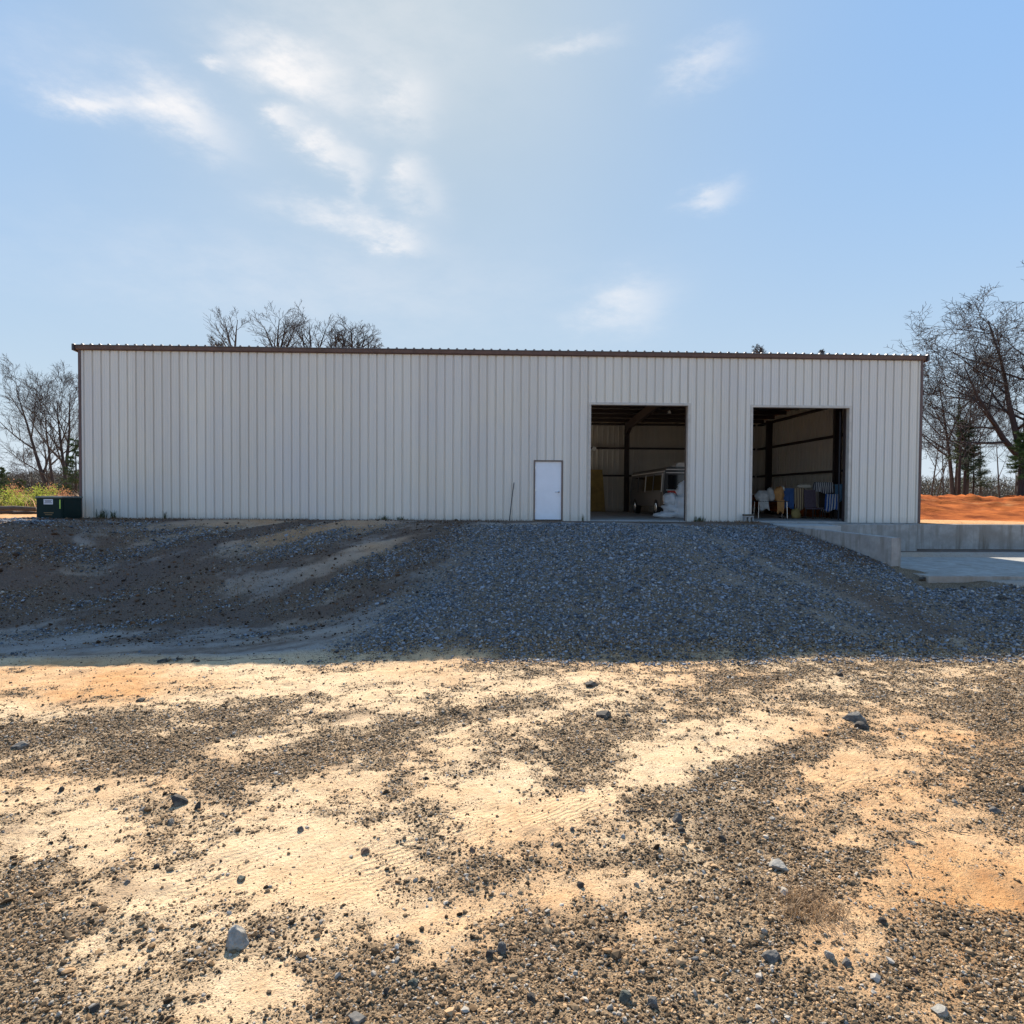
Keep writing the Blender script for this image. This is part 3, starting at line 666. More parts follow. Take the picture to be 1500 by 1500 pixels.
tag(o, 'worn concrete sill slab at the foot of the right open bay', 'dock')
e = MB(); e.prism([(10.75, -1.12), (26, -1.12), (26, -1.30), (10.75, -1.30)], 'y', -7.5, -1.9); o = e.build('pavement', 'concrete_pale', None); tag(o, kind='structure')

# ------------------------------------------------------------------ outside, by the wall
P0 = atY(53, 731, -1.6); P1 = atY(91, 762, -1.6)
bx = thing('utility_box', 'low dark green steel utility box with white notice standing at the left building corner', 'utility box', (P0[0], -1.6, -.06))
w_, h_ = P1[0]-P0[0], .80
e = MB(); e.box(0, w_, .0, 1.1, .05, h_-.04, .012); body = e.build('cabinet', 'box_green', bx)
e = MB(); e.box(-.025, w_+.025, -.03, 1.13, h_-.039, h_+.03, .015); e.build('lid', 'box_edge', bx)
e = MB(); e.box(-.06, w_+.06, -.06, 1.16, -.25, .049); e.build('base', 'concrete', bx)
sx = w_-.025
e = MB(); e.box(.03, sx-.008, -.014, -.001, .09, h_-.07, .004); dl = e.build('door', 'box_green', bx)
e = MB(); e.box(w_+.001, w_+.012, .08, 1.02, .12, h_-.09, .004); e.build('side_panel', 'box_green', bx)
e = MB(); e.box(w_*.30, w_*.66, -.018, -.0145, h_*.70, h_*.915); sg = e.build('notice', 'sticker_white', dl)
e = MB()
for k, (u0_, u1_) in enumerate(((.34, .62), (.36, .60), (.33, .63))): e.box(w_*u0_, w_*u1_, -.0205, -.0182, h_*(.865-.05*k)-.012, h_*(.865-.05*k)+.008)
e.build('notice_print', 'sticker_ink', dl)
e = MB(); e.box(sx-.05, sx-.014, -.018, -.0145, h_*.52, h_*.90); e.build('marker_strip', 'sticker_lime', dl)
e = MB()
for k in range(2): e.box(w_*(.30+.05*k), w_*(.68-.05*k), -.018, -.0145, h_*(.33-.08*k), h_*(.365-.08*k))
e.build('caution_print', 'sticker_amber', dl)

p0 = atY(746, 760, -.32); p1 = atY(753, 707, -.06)
o = MB().tube([(p0[0], -.36, g1(p0[0], -.36)-.02), ((p0[0]+p1[0])/2-.006, -.2, p1[2]*.5), (p1[0], -.045, p1[2])], [.017, .016, .014], 8).build('stake', 'rod')
tag(o, 'thin dark rod leaning against the metal wall left of the white door', 'rod')

q = atY(1095.5, 760, -.18)
cb = MB(); gz = g1(q[0], -.22)
def blk(x0, z0):
    cb.box(x0+.03, x0+.36, -.32, -.12, z0, z0+.045); cb.box(x0+.03, x0+.36, -.32, -.12, z0+.245, z0+.29)
    for k in (.03, .1775, .325): cb.box(x0+k, x0+k+.035, -.318, -.122, z0+.045, z0+.245)
blk(q[0]-.20, gz-.02); o = cb.build('concrete_block', 'cement_block'); tag(o, 'small grey hollow concrete block against the wall just left of the right bay', 'block')
cp = MB(); cp.box(q[0]-.18, q[0]+.18, -.34, -.10, gz+.271, gz+.325, .008); o = cp.build('paver', 'rock_dark'); tag(o, 'dark flat paver lying on top of the hollow concrete block', 'paver')

# ------------------------------------------------------------------ bay with the bus
bus = thing('minibus', 'dark old minibus with pale pillars and red rear lamp strip parked in the left bay', 'bus', (8.05, 5.25, 0))
hw, Ln = 1.03, 7.2
def sec(hw_, z0, z1, r=.22):
    p = [(-hw_, z0), (hw_, z0)]
    for k in range(6):
        a = k/5*pi/2; p.append((hw_*.93-r+r*cos(a)+.0, z1-r+r*sin(a)))
    for k in range(6):
        a = pi/2+k/5*pi/2; p.append((-hw_*.93+r+r*cos(a), z1-r+r*sin(a)))
    p.insert(2, (hw_, 1.15)); p.append((-hw_, 1.15)); return p
e = MB(); e.prism(sec(hw, .42, 2.22), 'y', 0, Ln); e.build('body', 'bus_body', bus)
for sgn in (-1, 1):
    e = MB(); x_ = sgn*hw; a, b = sorted((x_+sgn*.001, x_+sgn*.018)); e.box(a, b, .35, Ln-.2, .48, 1.08, .004); e.build('side_panel', 'bus_panel', bus)
    for k in range(4):
        ya = .42+k*1.66
        e = MB(); xi = sgn*(hw*.985); xo = sgn*(hw*.965+.02)
        e.add([(sgn*(hw+.006), ya, 1.18), (sgn*(hw+.006), ya+1.42, 1.18), (sgn*(hw*.955+.006), ya+1.42, 1.86), (sgn*(hw*.955+.006), ya, 1.86), (sgn*(hw-.06), ya, 1.18), (sgn*(hw-.06), ya+1.42, 1.18), (sgn*(hw*.955-.06), ya+1.42, 1.86), (sgn*(hw*.955-.06), ya, 1.86)],
              [(0, 1, 2, 3), (4, 7, 6, 5), (0, 4, 5, 1), (1, 5, 6, 2), (2, 6, 7, 3), (3, 7, 4, 0)]); e.build('window', 'bus_glass', bus)
    for ya in (.30, 1.92, 3.58, 5.24):
        e = MB(); e.add([(sgn*(hw+.022), ya-.07, 1.10), (sgn*(hw+.022), ya+.07, 1.10), (sgn*(hw*.955+.022), ya+.07, 1.92), (sgn*(hw*.955+.022), ya-.07, 1.92), (sgn*(hw-.05), ya-.07, 1.10), (sgn*(hw-.05), ya+.07, 1.10), (sgn*(hw*.955-.05), ya+.07, 1.92), (sgn*(hw*.955-.05), ya-.07, 1.92)],
              [(0, 1, 2, 3), (4, 7, 6, 5), (0, 4, 5, 1), (1, 5, 6, 2), (2, 6, 7, 3), (3, 7, 4, 0)])
        if ya in (.30, 3.58): e.build('pillar', 'bus_trim', bus)
        else: e.build('pillar', 'bus_panel', bus)
    e = MB(); a, b = sorted((sgn*(hw*.93-.02), sgn*(hw*.93+.035))); e.box(a, b, .02, Ln-.1, 2.0, 2.04); e.build('rain_gutter', 'bus_trim', bus)
    for ya in (1.25, 5.9):
        e = MB(); a, b = sorted((sgn*(hw-.24), sgn*(hw+.03))); e.tube([(a, ya, .38), (b, ya, .38)], .38, 24); wl = e.build('wheel', 'rubber', bus)
        e = MB(); a = sgn*(hw+.031); e.tube([(a, ya, .38), (a+sgn*.02, ya, .38)], [.22, .16], 18); e.build('rim', 'chrome', wl)
e = MB(); e.box(-.82, .82, -.022, -.001, 1.22, 1.86, .004); e.build('rear_window', 'bus_glass', bus)
for z in (1.93, 2.07): 
    e = MB(); e.box(-.92, .92, -.05, -.001, z, z+.05, .005); e.build('trim_strip', 'bus_trim', bus)
e = MB(); e.box(-.84, .70, -.045, -.001, .97, 1.16, .008); e.build('light_strip', 'red_lamp', bus)
e = MB(); e.box(-.9, .9, -.03, -.001, 1.165, 1.205, .005); e.build('trim_strip', 'bus_trim', bus)
e = MB(); e.box(-.95, .95, -.16, -.02, .44, .60, .02); e.build('bumper', 'bus_trim', bus)
e = MB()
for k in range(9):
    a = k/8; pass
e.prism([(-.42, 2.20), (.42, 2.20), (.40, 2.32), (.30, 2.42), (-.30, 2.42), (-.40, 2.32)], 'y', .25, 1.15); e.build('roof_vent', 'bus_trim', bus)

def lump(name, mat, loc, rad, seed, amp=.22, sub=3, label=None, cat=None, group=None, smooth=True, squash=True, rz=0):
    import bmesh
    bm = bmesh.new(); bmesh.ops.create_icosphere(bm, subdivisions=sub, radius=1.0)
    from mathutils import noise
    sv = Vector((seed*3.7, seed*1.3, -seed*2.1))
    for v_ in bm.verts:
        p = v_.co.copy(); d = 1+amp*(noise.noise(p*1.3+sv)+.55*noise.noise(p*2.9+sv)+.3*noise.noise(p*6+sv))
        p = p*d
        if squash and p.z < -.62: p.z = -.62+(p.z+.62)*.12
        v_.co = Vector((p.x*rad[0], p.y*rad[1], (p.z+(.64 if squash else 0))*rad[2]))
    me = bpy.data.meshes.new(name); bm.to_mesh(me); bm.free()
    me.polygons.foreach_set('use_smooth', [smooth]*len(me.polygons)); me.materials.append(M[mat])
    o = bpy.data.objects.new(name, me); C.objects.link(o); o.location = loc; o.rotation_euler = (0, 0, rz)
    return tag(o, label, cat, group)
GS = 'white plastic sacks heaped in the left bay'
YS = 3.6
def XS(px): return float(atY(px, 740, YS)[0])
lump('plastic_sack', 'plastic_white', (XS(978), YS, 0), (.50, .36, .17), 1, .40, 3, 'low flattened white plastic sack at the bottom left of the heap behind the bus', 'sack', GS)
lump('plastic_sack', 'plastic_white', (XS(984), YS+.08, .25), (.40, .34, .22), 2, .42, 3, 'crumpled white plastic sack lying on the low flattened sack', 'sack', GS)
lump('plastic_sack', 'plastic_white', (XS(983), YS+.12, .56), (.30, .28, .30), 3, .50, 3, 'upright knotted white plastic sack on top of the crumpled one', 'sack', GS)
lump('plastic_sack', 'plastic_white', (XS(999), YS-.05, 0), (.33, .34, .62), 4, .36, 3, 'tall bulging white plastic sack standing at the right jamb of the left bay', 'sack', GS)
lump('plastic_sack', 'plastic_white', (XS(1001), YS+.02, .93), (.27, .28, .34), 5, .5, 3, 'topmost white plastic sack, resting on the tall bulging sack', 'sack', GS)

q0 = atY(862, 752, BD-2.2); 
e = MB(); e.add([(0, 0, 0), (1.15, 0, 0), (1.08, .75, 2.42), (-.02, .75, 2.44), (0, .03, 0), (1.15, .03, 0), (1.08, .78, 2.42), (-.02, .78, 2.44)], [(0, 1, 2, 3), (7, 6, 5, 4), (0, 4, 5, 1), (1, 5, 6, 2), (2, 6, 7, 3), (3, 7, 4, 0)])
pb = e.build('sheet_board', 'board_yellow'); pb.location = (float(q0[0])-.05, BD-1.25, .01); tag(pb, 'yellowish sheet board leaning upright against the back wall of the left bay', 'board')
q1 = atY(870, 659.5, BD-.45); 
lm = thing('work_lamp', 'small pale work lamp clamped to the middle girt at the back of the left bay', 'lamp', (float(q1[0]), BD-.31, 3.68))
e = MB(); e.tube([(0, 0, 0), (0, -.08, 0), (0, -.1, -.02)], .012, 6); e.build('bracket', 'chrome', lm)
e = MB(); e.tube([(0, -.05, .0), (0, -.15, -.02), (0, -.22, -.04)], [.04, .11, .13], 14); e.build('lamp_shade', 'plastic_white', lm)
q2 = atY(980.5, 604, 6.0)
lm = thing('ceiling_lamp', 'small unlit pale lamp hanging under the roof above the minibus', 'lamp', (float(q2[0]), 6.0, float(q2[2])))
e = MB(); e.tube([(0, 0, .08), (0, 0, .72)], .008, 6); e.build('cord', 'rubber', lm)
e = MB(); e.tube([(0, 0, .1), (0, 0, .04), (0, 0, -.05)], [.03, .06, .08], 12); e.build('lamp_shade', 'plastic_white', lm)

# ------------------------------------------------------------------ bay with the furniture and cloths
YB = 4.0
def PB(zx, zy, Y=YB): return atY(1080+zx/7.5, 580+zy/7.5, Y)
def drape(name, mat, x0, x1, zt, zf, y, dp, seed, label, folds=5, top=.0, zb=None, lean=0.0, amp=.035):
    """cloth thrown over a rail or a chair back: front fall, top, back fall; 6 mm thick"""
    zb = zf+.18 if zb is None else zb
    r_ = random.Random(seed); nu = 36; path = []
    for k in range(9): path.append((-dp/2-.01*(k < 5), zf+(zt-zf)*k/8.0))
    for k in range(1, 6): a = pi*k/6; path.append((-dp/2*cos(a), zt+.03*sin(a)+top*sin(a)))
    for k in range(8): path.append((dp/2, zt-(zt-zb)*k/7.0))
    ph = [r_.uniform(0, 6.3) for _ in range(4)]; V = []; st = []
    for i_, (yy, zz) in enumerate(path):
        dn = max(0, (zt-zz)/max(.1, zt-zf))
        for j in range(nu):
            u = j/(nu-1); f = amp*dn*(sin(u*folds*6.28+ph[0])+.5*sin(u*folds*11+ph[1]+dn*2))
            xx = x0+(x1-x0)*(u*(1-.10*dn*sin(ph[2]+3*u))+.03*dn*sin(ph[3]+dn*4)) + lean*dn
            V.append((xx, y+yy-abs(f)*(1 if yy < 0 else -1)-f*.4, zz+(.05*sin(u*7+ph[1])*dn*dn if i_ < 9 else 0))); st.append(u)
    T = [(a*nu+j, a*nu+j+1, (a+1)*nu+j+1, (a+1)*nu+j) for a in range(len(path)-1) for j in range(nu-1)]
    o = np_mesh(name, V, T, mat, None, True, 4)
    at = o.data.attributes.new('stripe', 'FLOAT', 'POINT'); at.data.foreach_set('value', np.array(st, np.float32))
    md = o.modifiers.new('thick', 'SOLIDIFY'); md.thickness = .006
    return tag(o, label, 'cloth')
def chair(name, label, x, y, w, sh, bh, mat, rz=0.0, loc_label='chair'):
    t = thing(name, label, 'chair', (x, y, 0), rz)
    e = MB(); e.box(-w/2, w/2, -.24, .24, sh-.07, sh, .02); e.build('seat', mat, t)
    e = MB(); e.prism([(.20, sh+.005), (.26, sh+.005), (.33, bh-.04), (.31, bh), (.27, bh)], 'x', -w/2, w/2); e.build('backrest', mat, t)
    for sx_ in (-1, 1):
        for sy_ in (-1, 1):
            e = MB(); e.tube([(sx_*(w/2-.035), sy_*.205, sh-.071), (sx_*(w/2-.03), sy_*.225, 0)], [.026, .018], 8); e.build('leg', 'wood_dark', t)
    return t
def fold_table(name, label, x0, x1, y, h):
    t = thing(name, label, 'table', ((x0+x1)/2, y, 0)); w = (x1-x0)/2
    e = MB(); e.box(-w, w, -.3, .3, h-.035, h, .008); e.build('tabletop', 'wood_dark', t)
    for sx_ in (-1, 1):
        for sy_ in (-1, 1):
            e = MB(); e.tube([(sx_*(w-.06), sy_*.24, h-.036), (sx_*(w-.04), sy_*.26, 0)], .016, 8); e.build('leg', 'chrome', t)
    return t
xa = float(PB(200, 1100)[0]); xb = float(PB(535, 1100)[0])
fold_table('folding_table', 'dark topped folding table under grey and rust cloths in the right bay', xa, xb, YB, .74)
lump('cloth_bundle', 'fabric_grey', (float(PB(290, 0)[0]), YB-.02, .742), (.30, .26, .27), 11, .3, 3, 'crumpled pale grey cloth bundle on the folding table', 'cloth')
lump('cloth_bundle', 'fabric_grey', (float(PB(385, 0)[0]), YB+.06, .742), (.17, .2, .36), 12, .3, 3, 'taller grey cloth bundle piled beside the crumpled one on the folding table', 'cloth')
drape('throw_blanket', 'fabric_grey', float(PB(235, 0)[0]), float(PB(330, 0)[0]), .765, .36, YB-.27, .05, 3, 'grey cloth hanging over the front edge of the folding table', 4, 0, .72)
lump('cloth_bundle', 'fabric_rust', (float(PB(470, 0)[0]), YB-.02, .742), (.20, .24, .38), 14, .3, 3, 'rust orange cloth bundle on the right end of the folding table', 'cloth')
drape('throw_blanket', 'fabric_rust', float(PB(425, 0)[0]), float(PB(505, 0)[0]), .765, .24, YB-.27, .05, 5, 'rust and tan blanket trailing down from the folding table', 4, 0, .72)
lump('cushion', 'fabric_pale', (float(PB(510, 0)[0]), YB-.05, 1.17), (.09, .14, .13), 17, .2, 3, 'pale cushion on top of the rust orange bundle', 'cushion')
# rail
xr0 = float(PB(525, 0)[0]); xr1 = float(PB(775, 0)[0])
rk = thing('clothes_rail', 'dark metal clothes rail holding the blue and tan striped cloths in the right bay', 'rail', ((xr0+xr1)/2, YB+.15, 0))
hw_ = (xr1-xr0)/2
e = MB(); e.tube([(-hw_, 0, 1.26), (hw_, 0, 1.26)], .014, 8); e.build('crossbar', 'rubber', rk)
for sx_ in (-1, 1):
    e = MB(); e.tube([(sx_*hw_, 0, 1.275), (sx_*hw_, 0, .03)], .014, 8); e.build('upright', 'rubber', rk)
    e = MB(); e.tube([(sx_*hw_, -.25, .02), (sx_*hw_, .25, .02)], .016, 8); e.build('foot', 'rubber', rk)
drape('hanging_cloth', 'fabric_blue', float(PB(540, 0)[0]), float(PB(655, 0)[0]), 1.262, .42, YB+.15, .04, 6, 'dark blue cloth hanging in folds from the clothes rail', 5, 0, .6)
drape('hanging_cloth', 'stripe_tan', float(PB(665, 0)[0]), float(PB(772, 0)[0]), 1.264, .36, YB+.15, .05, 7, 'tan and brown striped cloth hanging from the clothes rail', 5, 0, .6)
lump('rolled_mat', 'fabric_pale', (float(PB(768, 0)[0]), YB+.16, 1.30), (.34, .13, .10), 19, .10, 3, 'pale rolled mat laid across the right end of the clothes rail', 'mat')
lump('cloth_sack', 'board_yellow', (float(PB(640, 0)[0]), YB-.22, 0), (.19, .16, .27), 21, .35, 3, 'small tan cloth sack on the floor below the blue cloth', 'sack')
chair('high_back_chair', 'purple grey high backed upholstered chair in the right bay', float(PB(825, 0)[0]), YB-.35, .55, .46, 1.22, 'fabric_purple', .25)
xc = float(PB(1010, 0)[0])
chair('armless_chair', 'dark wooden chair draped with blue and white striped cloths in the right bay', xc, YB-.1, .56, .46, 1.24, 'wood_dark', 0)
drape('striped_cloth', 'stripe_navy', float(PB(885, 0)[0]), float(PB(1080, 0)[0]), 1.50, 1.10, YB+.16, .16, 8, 'navy and white narrow striped cushion cover over the top of the dark chair', 3, .03, 1.2, -.06)
drape('striped_cloth', 'stripe_blue', float(PB(945, 0)[0]), float(PB(1085, 0)[0]), 1.02, .34, YB-.36, .05, 9, 'wide blue and white striped cloth hanging down the front of the dark chair', 3, 0, .5, -.06)
cbx = thing('storage_crate', 'tall dark crate under the blue tarp at the right jamb of the right bay', 'crate', (float(PB(1125, 0)[0]), YB+.1, 0))
e = MB(); e.box(-.20, .20, -.22, .22, .03, 1.40, .01); e.build('crate_body', 'wood_dark', cbx)
for z in (.25, .7, 1.15):
    e = MB(); e.box(-.21, .21, -.24, -.221, z, z+.09); e.build('slat', 'wood_dark', cbx)
drape('tarp', 'tarp_blue', float(PB(1065, 0)[0])+.02, float(PB(1185, 0)[0]), 1.45, .72, YB+.1, .52, 10, 'light blue tarp thrown over the tall dark crate', 3, 0, .9)

# ------------------------------------------------------------------ boulders and stones you could pick up
def stone(px, py, wpx, hpx, mat, seed, label, name='rock', flat=None, group='larger rocks lying on the yard'):
    P = atG(px, py); d = float((P-CAM)@fw); kk = .80 if wpx >= 30 else .62; w2 = kk*wpx*d/2000.0; h2 = kk*.92*hpx*d/1000.0
    import bmesh
    from mathutils import noise
    bm = bmesh.new(); bmesh.ops.create_icosphere(bm, subdivisions=4, radius=1.0); rr = random.Random(seed)
    pls = []
    for k in range(15):                          # broken faces: planes that cut the lump
        n_ = Vector((rr.gauss(0, 1), rr.gauss(0, 1), rr.gauss(0, .8))).normalized(); pls.append((n_, rr.uniform(.50, .84)))
    sv = Vector((seed*2.3, seed*.7, seed*1.9))
    for v_ in bm.verts:
        p = v_.co.copy()
        for n_, dd in pls:
            k = p.dot(n_)
            if k > dd: p -= n_*(k-dd)*.99
        p *= 1+.08*noise.noise(p*2.2+sv)+.05*noise.noise(p*6+sv)+.030*noise.noise(p*15+sv)
        v_.co = Vector((p.x*w2*1.12, p.y*w2*rr.uniform(.98, 1.02), (p.z+.22)*h2*.95))
    me = bpy.data.meshes.new(name); bm.to_mesh(me); bm.free(); me.materials.append(M[mat])
    try: me.shade_smooth_by_angle = None
    except Exception: pass
    o = bpy.data.objects.new(name, me); C.objects.link(o); o.location = (float(P[0]), float(P[1]), g1(P[0], P[1])-.15*h2); o.rotation_euler = (0, 0, rr.uniform(0, 6.3) if abs(wpx-hpx) < 8 else rr.uniform(-.3, .3))
    return tag(o, label, 'rock', group)
for k, a in enumerate([
    (347, 1384, 46, 36, 'rock_pale', 'largest pale sunlit rock, on the gravel at lower left'),
    (1253, 1055, 42, 17, 'rock_grey', 'broad flat grey slab of rock on the sand, upper right of the yard'),
    (1262, 1066, 30, 12, 'rock_dark', 'dark flat rock tucked under the broad grey slab'),
    (1229, 990, 20, 15, 'rock_dark', 'pointed dark rock alone on pale sand just below the shadow edge at right'),
    (884, 1050, 36, 13, 'rock_dark', 'low dark slab of rock on bare sand above the middle of the yard'),
    (866, 1004, 30, 9, 'rock_dark', 'thin dark flake of rock near the shadow edge, right of centre'),
    (262, 1179, 30, 18, 'rock_dark', 'larger dark rock in the dark cluster on the left sand'),
    (290, 1184, 18, 17, 'rock_dark', 'smaller rounded dark rock beside the larger one in the left cluster'),
    (250, 1206, 26, 11, 'rock_grey', 'grey rubble piece just below the dark cluster on the left sand'),
    (229, 1272, 18, 12, 'rock_dark', 'small dark stone alone on the left sand streak'),
    (186, 1294, 15, 9, 'rock_grey', 'small grey stone below left of the lone dark stone'),
    (395, 1362, 14, 12, 'rock_brown', 'brown cube shaped stone right of the largest pale rock'),
    (379, 1376, 12, 10, 'rock_dark', 'little dark stone touching the right side of the largest pale rock'),
    (992, 1205, 26, 26, 'rock_grey', 'upright grey rock at the edge of the central gravel'),
    (998, 1220, 20, 14, 'rock_dark', 'dark rock leaning against the upright grey one'),
    (735, 1397, 26, 25, 'rock_grey', 'rounded bluish grey rock in the lower middle gravel'),
    (718, 1406, 20, 20, 'rock_dark', 'dark rock pressed against the rounded bluish grey one'),
    (606, 1444, 28, 18, 'rock_green', 'greenish grey rock in the gravel at lower middle'),
    (566, 1460, 20, 18, 'rock_dark', 'black stone left below the greenish grey rock'),
    (524, 1494, 40, 14, 'rock_grey', 'grey rock cut by the bottom edge of the gravel, left of centre'),
    (778, 1470, 24, 22, 'rock_dark', 'angular blue black rock in the bottom gravel, centre'),
    (914, 1466, 30, 18, 'rock_green', 'flat greenish rock in the bottom gravel right of centre'),
    (957, 1478, 28, 22, 'rock_grey', 'blue grey rock right of the flat greenish one'),
    (894, 1480, 18, 12, 'rock_pale', 'pale tan stone below the flat greenish rock'),
    (1216, 1404, 28, 20, 'rock_pale', 'whitish rough rock below the dry weed'),
    (1240, 1416, 25, 20, 'rock_grey', 'grey lump right of the whitish rough rock'),
    (1131, 1408, 34, 16, 'rock_grey', 'long grey rock left of the whitish rough rock'),
    (1141, 1274, 36, 14, 'rock_pale', 'flat pale rock above left of the dry weed'),
    (1082, 1352+3, 14, 10, 'rock_dark', 'small dark stone left of the dry weed'),
    (138, 1481, 24, 20, 'rock_dark', 'black rock in the bottom left gravel'),
    (441, 1218, 20, 12, 'rock_grey', 'grey stone on the pale central streak left of the tyre marks'),
    (353, 1289, 24, 13, 'rock_green', 'greenish stone above the largest pale rock'),
    (850, 1301, 20, 18, 'rock_dark', 'dark round stone on the gravel below the central sand patch'),
    (692, 1248, 18, 12, 'rock_brown', 'brown stone right of the tyre marks'),
    (534, 1252, 22, 12, 'rock_brown', 'brown grey rock beside the tyre marks on their left end'),
    (838, 1217, 14, 10, 'rock_grey', 'grey stone at the right end of the central sand patch'),
    (32, 1096, 40, 12, 'rock_grey', 'long flat blue grey rock at the left edge of the yard'),
    (90, 1161, 14, 11, 'rock_dark', 'left one of two small dark stones on sand at far left'),
    (143, 1159, 14, 10, 'rock_dark', 'right one of two small dark stones on sand at far left'),
    (1457, 1189, 26, 12, 'rock_grey', 'flat grey rock on the gravel at the right edge'),
    (1496, 1161, 18, 14, 'rock_dark', 'dark rock half cut by the right edge of the view'),
    (1292, 1352, 22, 14, 'rock_dark', 'dark stone on orange clay right of the dry weed'),
    (1334, 1236, 26, 9, 'rock_grey', 'thin grey slate on the orange clay'),
    (1378, 1487, 32, 18, 'rock_pale', 'bluish white rock in the bottom right gravel'),
    (1058, 1232, 20, 14, 'rock_dark', 'dark rock in the gravel heap left of the orange clay'),
    (680, 1051, 18, 10, 'rock_dark', 'dark stone in the gravel streak under the shadow edge, centre'),
    (1112, 1440, 16, 12, 'rock_brown', 'rusty brown stone in the lower right gravel'),
    (1340, 1420+6, 20, 13, 'rock_brown', 'tan brown stone among the lower right gravel'),
    (205, 1027, 24, 8, 'rock_dark', 'dark flat stone on the sand at upper left of the yard'),
    (455, 1045, 14, 9, 'rock_grey', 'small grey stone on sand at the upper middle left of the yard'),
    ]): stone(a[0], a[1], a[2], a[3], a[4], 100+k, a[5])
GP = 'pale stones on the shaded bank'
stone(119, 800, 9, 6, 'rock_pale', 301, 'small white stone on the shaded left bank below the utility box', group=GP)
stone(62, 815, 10, 5, 'rock_pale', 302, 'small whitish stone at the far left of the shaded bank', group=GP)
stone(134, 862, 8, 4, 'rock_pale', 303, 'tiny pale stone lowest on the shaded left bank', group=GP)
for k, (px, py, w_, h_, lb) in enumerate([(238, 970, 26, 8, 'left dark rubble lump on the shadow edge at left'), (262, 967, 20, 9, 'tallest dark rubble lump on the shadow edge at left'), (285, 969, 22, 6, 'right dark rubble lump on the shadow edge at left')]):
    stone(px, py, w_, h_, 'rock_dark', 320+k, lb, 'rubble', group='dark rubble on the shadow edge')
for k, (px, py, w_, h_, lb) in enumerate([(1352, 850, 20, 10, 'dark clod on the gravel rim beside the pit pavement'), (1412, 862, 16, 8, 'smaller dark clod right along the gravel rim of the pit'), (1466, 876, 22, 9, 'long dark clod low on the gravel rim of the pit')]):
    stone(px, py, w_, h_, 'rock_dark', 340+k, lb, 'clod', group='dark clods on the rim of the pit')

# ------------------------------------------------------------------ grasses and weeds
def blades(n, spread, h, wd, lean, seed, droop=.5):
    r_ = random.Random(seed); V = []; T = []
    for _ in range(n):
        a = r_.uniform(0, 6.283); rr = spread*r_.random()**.6; x_, y_ = rr*cos(a), rr*sin(a)
        hh = h*r_.uniform(.4, 1.1); b = r_.uniform(0, 6.283); ln = lean*r_.uniform(.2, 1.2)*hh; dx, dy = cos(b)*ln, sin(b)*ln
        w_ = wd*r_.uniform(.6, 1.3); px_, py_ = -sin(b)*w_, cos(b)*w_; k = len(V)
        V += [(x_-px_, y_-py_, -.01), (x_+px_, y_+py_, -.01), (x_+dx*.4-px_*.8, y_+dy*.4-py_*.8, hh*.6), (x_+dx*.4+px_*.8, y_+dy*.4+py_*.8, hh*.6), (x_+dx, y_+dy, hh*(1-droop*lean*.4))]
        T += [(k, k+1, k+3), (k, k+3, k+2), (k+2, k+3, k+4)]
    return V, T
def tuft(name, px, py, Y, n, spread, h, wd, lean, mat, label, cat, seed, group=None, onG=False):
    P = atG(px, py) if onG else atY(px, py, Y)
    V, T = blades(n, spread, h, wd, lean, seed)
    o = np_mesh(name, V, T, mat); o.location = (float(P[0]), float(P[1]), g1(P[0], P[1]))
    return tag(o, label, cat, group)
GW = 'weeds growing at the foot of the metal wall'
leafy('weed_straw', (.16, .085, .035), (.40, .25, .12), .3)
tuft('weed_tuft', 148, 758, -.28, 60, .16, .42, .010, .5, 'weed_green', 'green weed tuft at the wall foot just right of the utility box', 'weed', 1, GW)
tuft('weed_tuft', 166, 758, -.25, 40, .10, .38, .009, .5, 'weed_green', 'slim weed tuft second to the right of the utility box', 'weed', 2, GW)
tuft('weed_tuft', 242, 759, -.25, 26, .05, .36, .008, .3, 'weed_green', 'single thin upright weed at the wall foot left of the middle', 'weed', 3, GW)
tuft('weed_tuft', 562, 760, -.28, 50, .22, .24, .010, .6, 'weed_green', 'low spreading weed at the wall foot halfway to the white door', 'weed', 4, GW)
tuft('weed_tuft', 586, 760, -.26, 40, .15, .22, .010, .6, 'weed_green', 'lower weed just right of the spreading one at the wall foot', 'weed', 5, GW)
tuft('weed_tuft', 854, 761, -.2, 16, .04, .34, .008, .2, 'weed_green', 'thin dark weed at the wall between white door and left bay', 'weed', 6, GW)
tuft('weed_tuft', 1024, 760, -.25, 60, .17, .28, .012, .5, 'weed_green', 'bushy green weed between the two open bays', 'weed', 7, GW)
tuft('weed_tuft', 1032, 760, -.22, 20, .05, .30, .008, .3, 'weed_green', 'slender weed right of the bushy one between the bays', 'weed', 8, GW)
